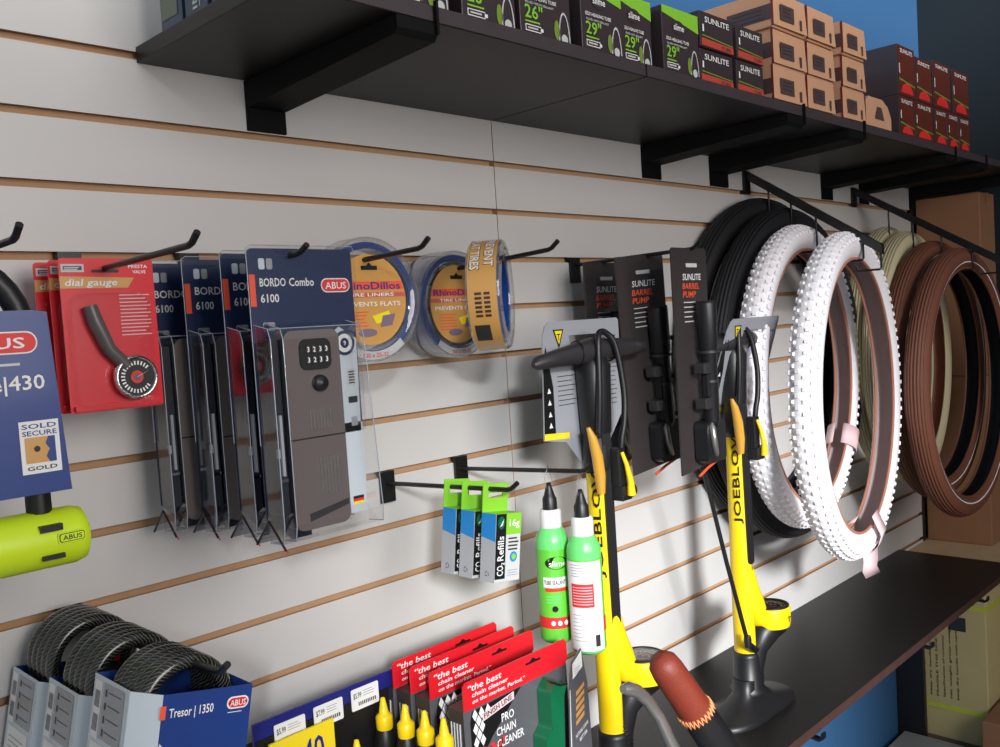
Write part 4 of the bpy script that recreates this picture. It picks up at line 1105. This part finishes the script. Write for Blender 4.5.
def kraft_box(x0, x1, dfront, z, h, label, opened=False, flap=0):
    t = thing('kraft_box', label, 'box', ((x0+x1)/2, -dfront-.024, z), group=None)
    w = (x1-x0)/2-.001; D = .20
    if opened:
        MB().prism([(-w, 0), (w, 0), (w, h*.45), (w*.75, h*.8), (w*.3, h), (-w*.8, h), (-w, h*.85)], 0, D, KRAFT).build('carton', t)
    else: MB().box(-w, w, 0, D, 0, h-.0006, KRAFT).build('carton', t, bevel=.001)
    p = MB(); y = -.0010
    lb = mat('printed_label', S(84, 66, 66), .5)
    if opened: p.poly([(-w*.35, h*.30), (w*.4, h*.30), (w*.2, h*.72), (-w*.15, h*.72)], y, lb)
    else: p.quad(-w*.62, w*.20, h*.22, h*.66, y, lb); lines(p, -w*.5, w*.1, h*.58, 3, .006, DGREY, y-.0002, .002); p.quad(w*.55, w*.68, h*.12, h*.42, y, MATS['printed_label'])
    p.M = Matrix.Translation((-w-.0008, 0, 0)) @ Matrix.Rotation(-PI/2, 4, 'Z')
    p.quad(-.085, -.004, h*.20, h*.62, 0, lb); lines(p, -.075, -.015, h*.52, 3, .007, DGREY, -.0002, .002); p.quad(-.004, .0, 0, h-.001, -.0001, mat('maroon_tape', S(120, 40, 44), .5)); p.M = Matrix()
    p.build('label', t)
    if not opened:
        f = MB(); f.add([(-w+.001, -.0012, h-.001), (w, -.0012, h-.001), (w, -.004-flap, .003), (-w+.001, -.003-flap*.3, .003)], [(0, 1, 2, 3)], KRAFT)
        o_ = f.build('end_flap', t); sd = o_.modifiers.new('s', 'SOLIDIFY'); sd.thickness = .0012
        for q in list(t.children):
            if q.name.startswith('label'): q.location.y = -.0048-flap*.6
    return t
K = .0595
for (xa, xb, nm) in ((.371, .492, 'first'), (.496, .607, 'second'), (.640, .745, 'third')):
    for r_, rn in enumerate(('bottom', 'middle', 'top')):
        j = (0, .004, -.003)[r_]
        kraft_box(xa+j, xb+j, .268+.006*(r_ == 2), SZ1+K*r_, K, 'brown kraft box, %s of the %s stack from the left' % (rn, nm), flap=.0005*r_)
kraft_box(.752, .880, .270, SZ1, K, 'single brown kraft box with caved round corner right of the stacks', True)
HB = .084
for i, (xa, xb) in enumerate(((.925, 1.011), (1.015, 1.124), (1.134, 1.216), (1.219, 1.296), (1.299, 1.375))):
    sun_box(xa, xb, .270, SZ1, HB, 'red and brown inner tube box, lower row, %s from the kraft boxes' % ('first', 'second', 'third', 'fourth', 'fifth')[i], BOXR, 'arc')
for i, (xa, xb, hh) in enumerate(((.925, 1.022, .105), (1.026, 1.124, .095), (1.134, 1.246, .105), (1.262, 1.375, .105))):
    sun_box(xa, xb, .270, SZ1+HB, hh, 'red and brown inner tube box, upper row, %s from the kraft boxes' % ('first', 'second', 'third', 'fourth')[i], BOXR, 'arc')
for i, (d, l) in enumerate(((.105, 'blue carton at the left end of the high shelf, nearest the wall'), (.160, 'blue carton at the left end of the high shelf, in the middle'), (.215, 'blue carton at the left end of the high shelf, foremost'))):
    t = thing('blue_carton', l, 'box', (-.515, -d, SZ1), group='blue cartons on the high shelf')
    MB().box(-.057, .057, 0, .047, 0, .16, mat('steel_blue_carton', S(42, 62, 88), .4)).build('carton', t, bevel=.001)
    p = MB(); p.M = Matrix.Translation((-.0576, 0, 0)) @ Matrix.Rotation(-PI/2, 4, 'Z')
    if i == 0: p.quad(-.044, -.008, .012, .12, 0, mat('olive_grey_label', S(110, 118, 104), .6))
    else: p.text('INNER', -.020, .006, .010, OFFW, 0, w=.060, rot=PI/2); p.text('TUBES', -.006, .006, .010, OFFW, 0, w=.060, rot=PI/2)
    p.M = Matrix(); p.build('printed_design', t)

# ------------------------------------------------------------------ cardboard boxes and plywood board at the right end
def carton(name, x0, x1, y0, y1, z0, z1, label, m=KRAFT2, yaw=0):
    t = thing(name, label, 'cardboard box', ((x0+x1)/2, (y0+y1)/2, z0), yaw)
    w, d = (x1-x0)/2, (y1-y0)/2
    MB().box(-w, w, -d, d, 0, z1-z0, m).build('carton', t, bevel=.003)
    s = MB(); s.box(-.012*1, .012, -d-.0012, d, z1-z0, z1-z0+.0006, mat('brown_tape', S(176, 128, 84), .3)); s.quad(-.012, .012, z1-z0-.04, z1-z0, -d-.0012, MATS['brown_tape']); s.build('tape', t)
    return t
board = MB(); board.box(1.64, 1.955, -.34, .018, -1.098, -1.084, WOOD); tag(board.build('plywood_board', bevel=.001), 'pale plywood board under the brown boxes at the far right end', 'board')
carton('cardboard_box', 1.82, 1.952, -.185, -.002, -1.0838, -.58, 'tall brown cardboard box standing on the plywood board')
carton('cardboard_box', 1.818, 1.954, -.182, -.003, -.5795, -.045, 'upper brown cardboard box stacked just below the high shelf')
strap = carton('strapped_box', 1.60, 1.90, -.225, .010, -1.60, -1.10, 'olive cardboard box with yellow straps and printed lines under the low shelf', KRAFT3)
s = MB()
for zz in (.085, .385):
    s.box(-.1515, .1515, -.119, .1185, zz, zz+.014, STRAPM)
s.build('strap', strap)
s = MB(); s.M = Matrix.Translation((-.1508, 0, 0)) @ Matrix.Rotation(-PI/2, 4, 'Z')
for k in range(8):
    xx = -.085+k*.018
    s.text(('FRAGILE THIS SIDE UP', 'Specification of contents', 'net weight gross weight', 'keep dry handle with care')[k % 4], xx, .12, .006, DGREY, 0, w=.22-.02*(k % 3), rot=PI/2)
s.quad(.02, .065, .32, .36, 0, DGREY); s.M = Matrix(); s.build('printed_lines', strap)
carton('grey_box', 1.10, 1.58, -.25, .0, -1.75, -1.60, 'low pale grey box lying beneath the shelf by the blue wall', mat('grey_carton', S(150, 152, 150), .7))
carton('floor_box', 1.50, 1.90, -.60, -.235, -1.75, -1.48, 'brown carton on the floor at the lower right edge')
u = MB(); u.box(1.582, 1.597, -.06, .018, -1.75, -1.084, BLKP); tag(u.build('shelf_upright'), 'black upright under the shelf end beside the strapped box', 'upright')
u = MB(); u.box(1.60, 1.90, -.225, .010, -1.75, -1.6005, mat('wood_crate', S(110, 96, 74), .8, noise=.1)); tag(u.build('wooden_crate', bevel=.002), 'low wooden crate under the strapped box', 'crate')
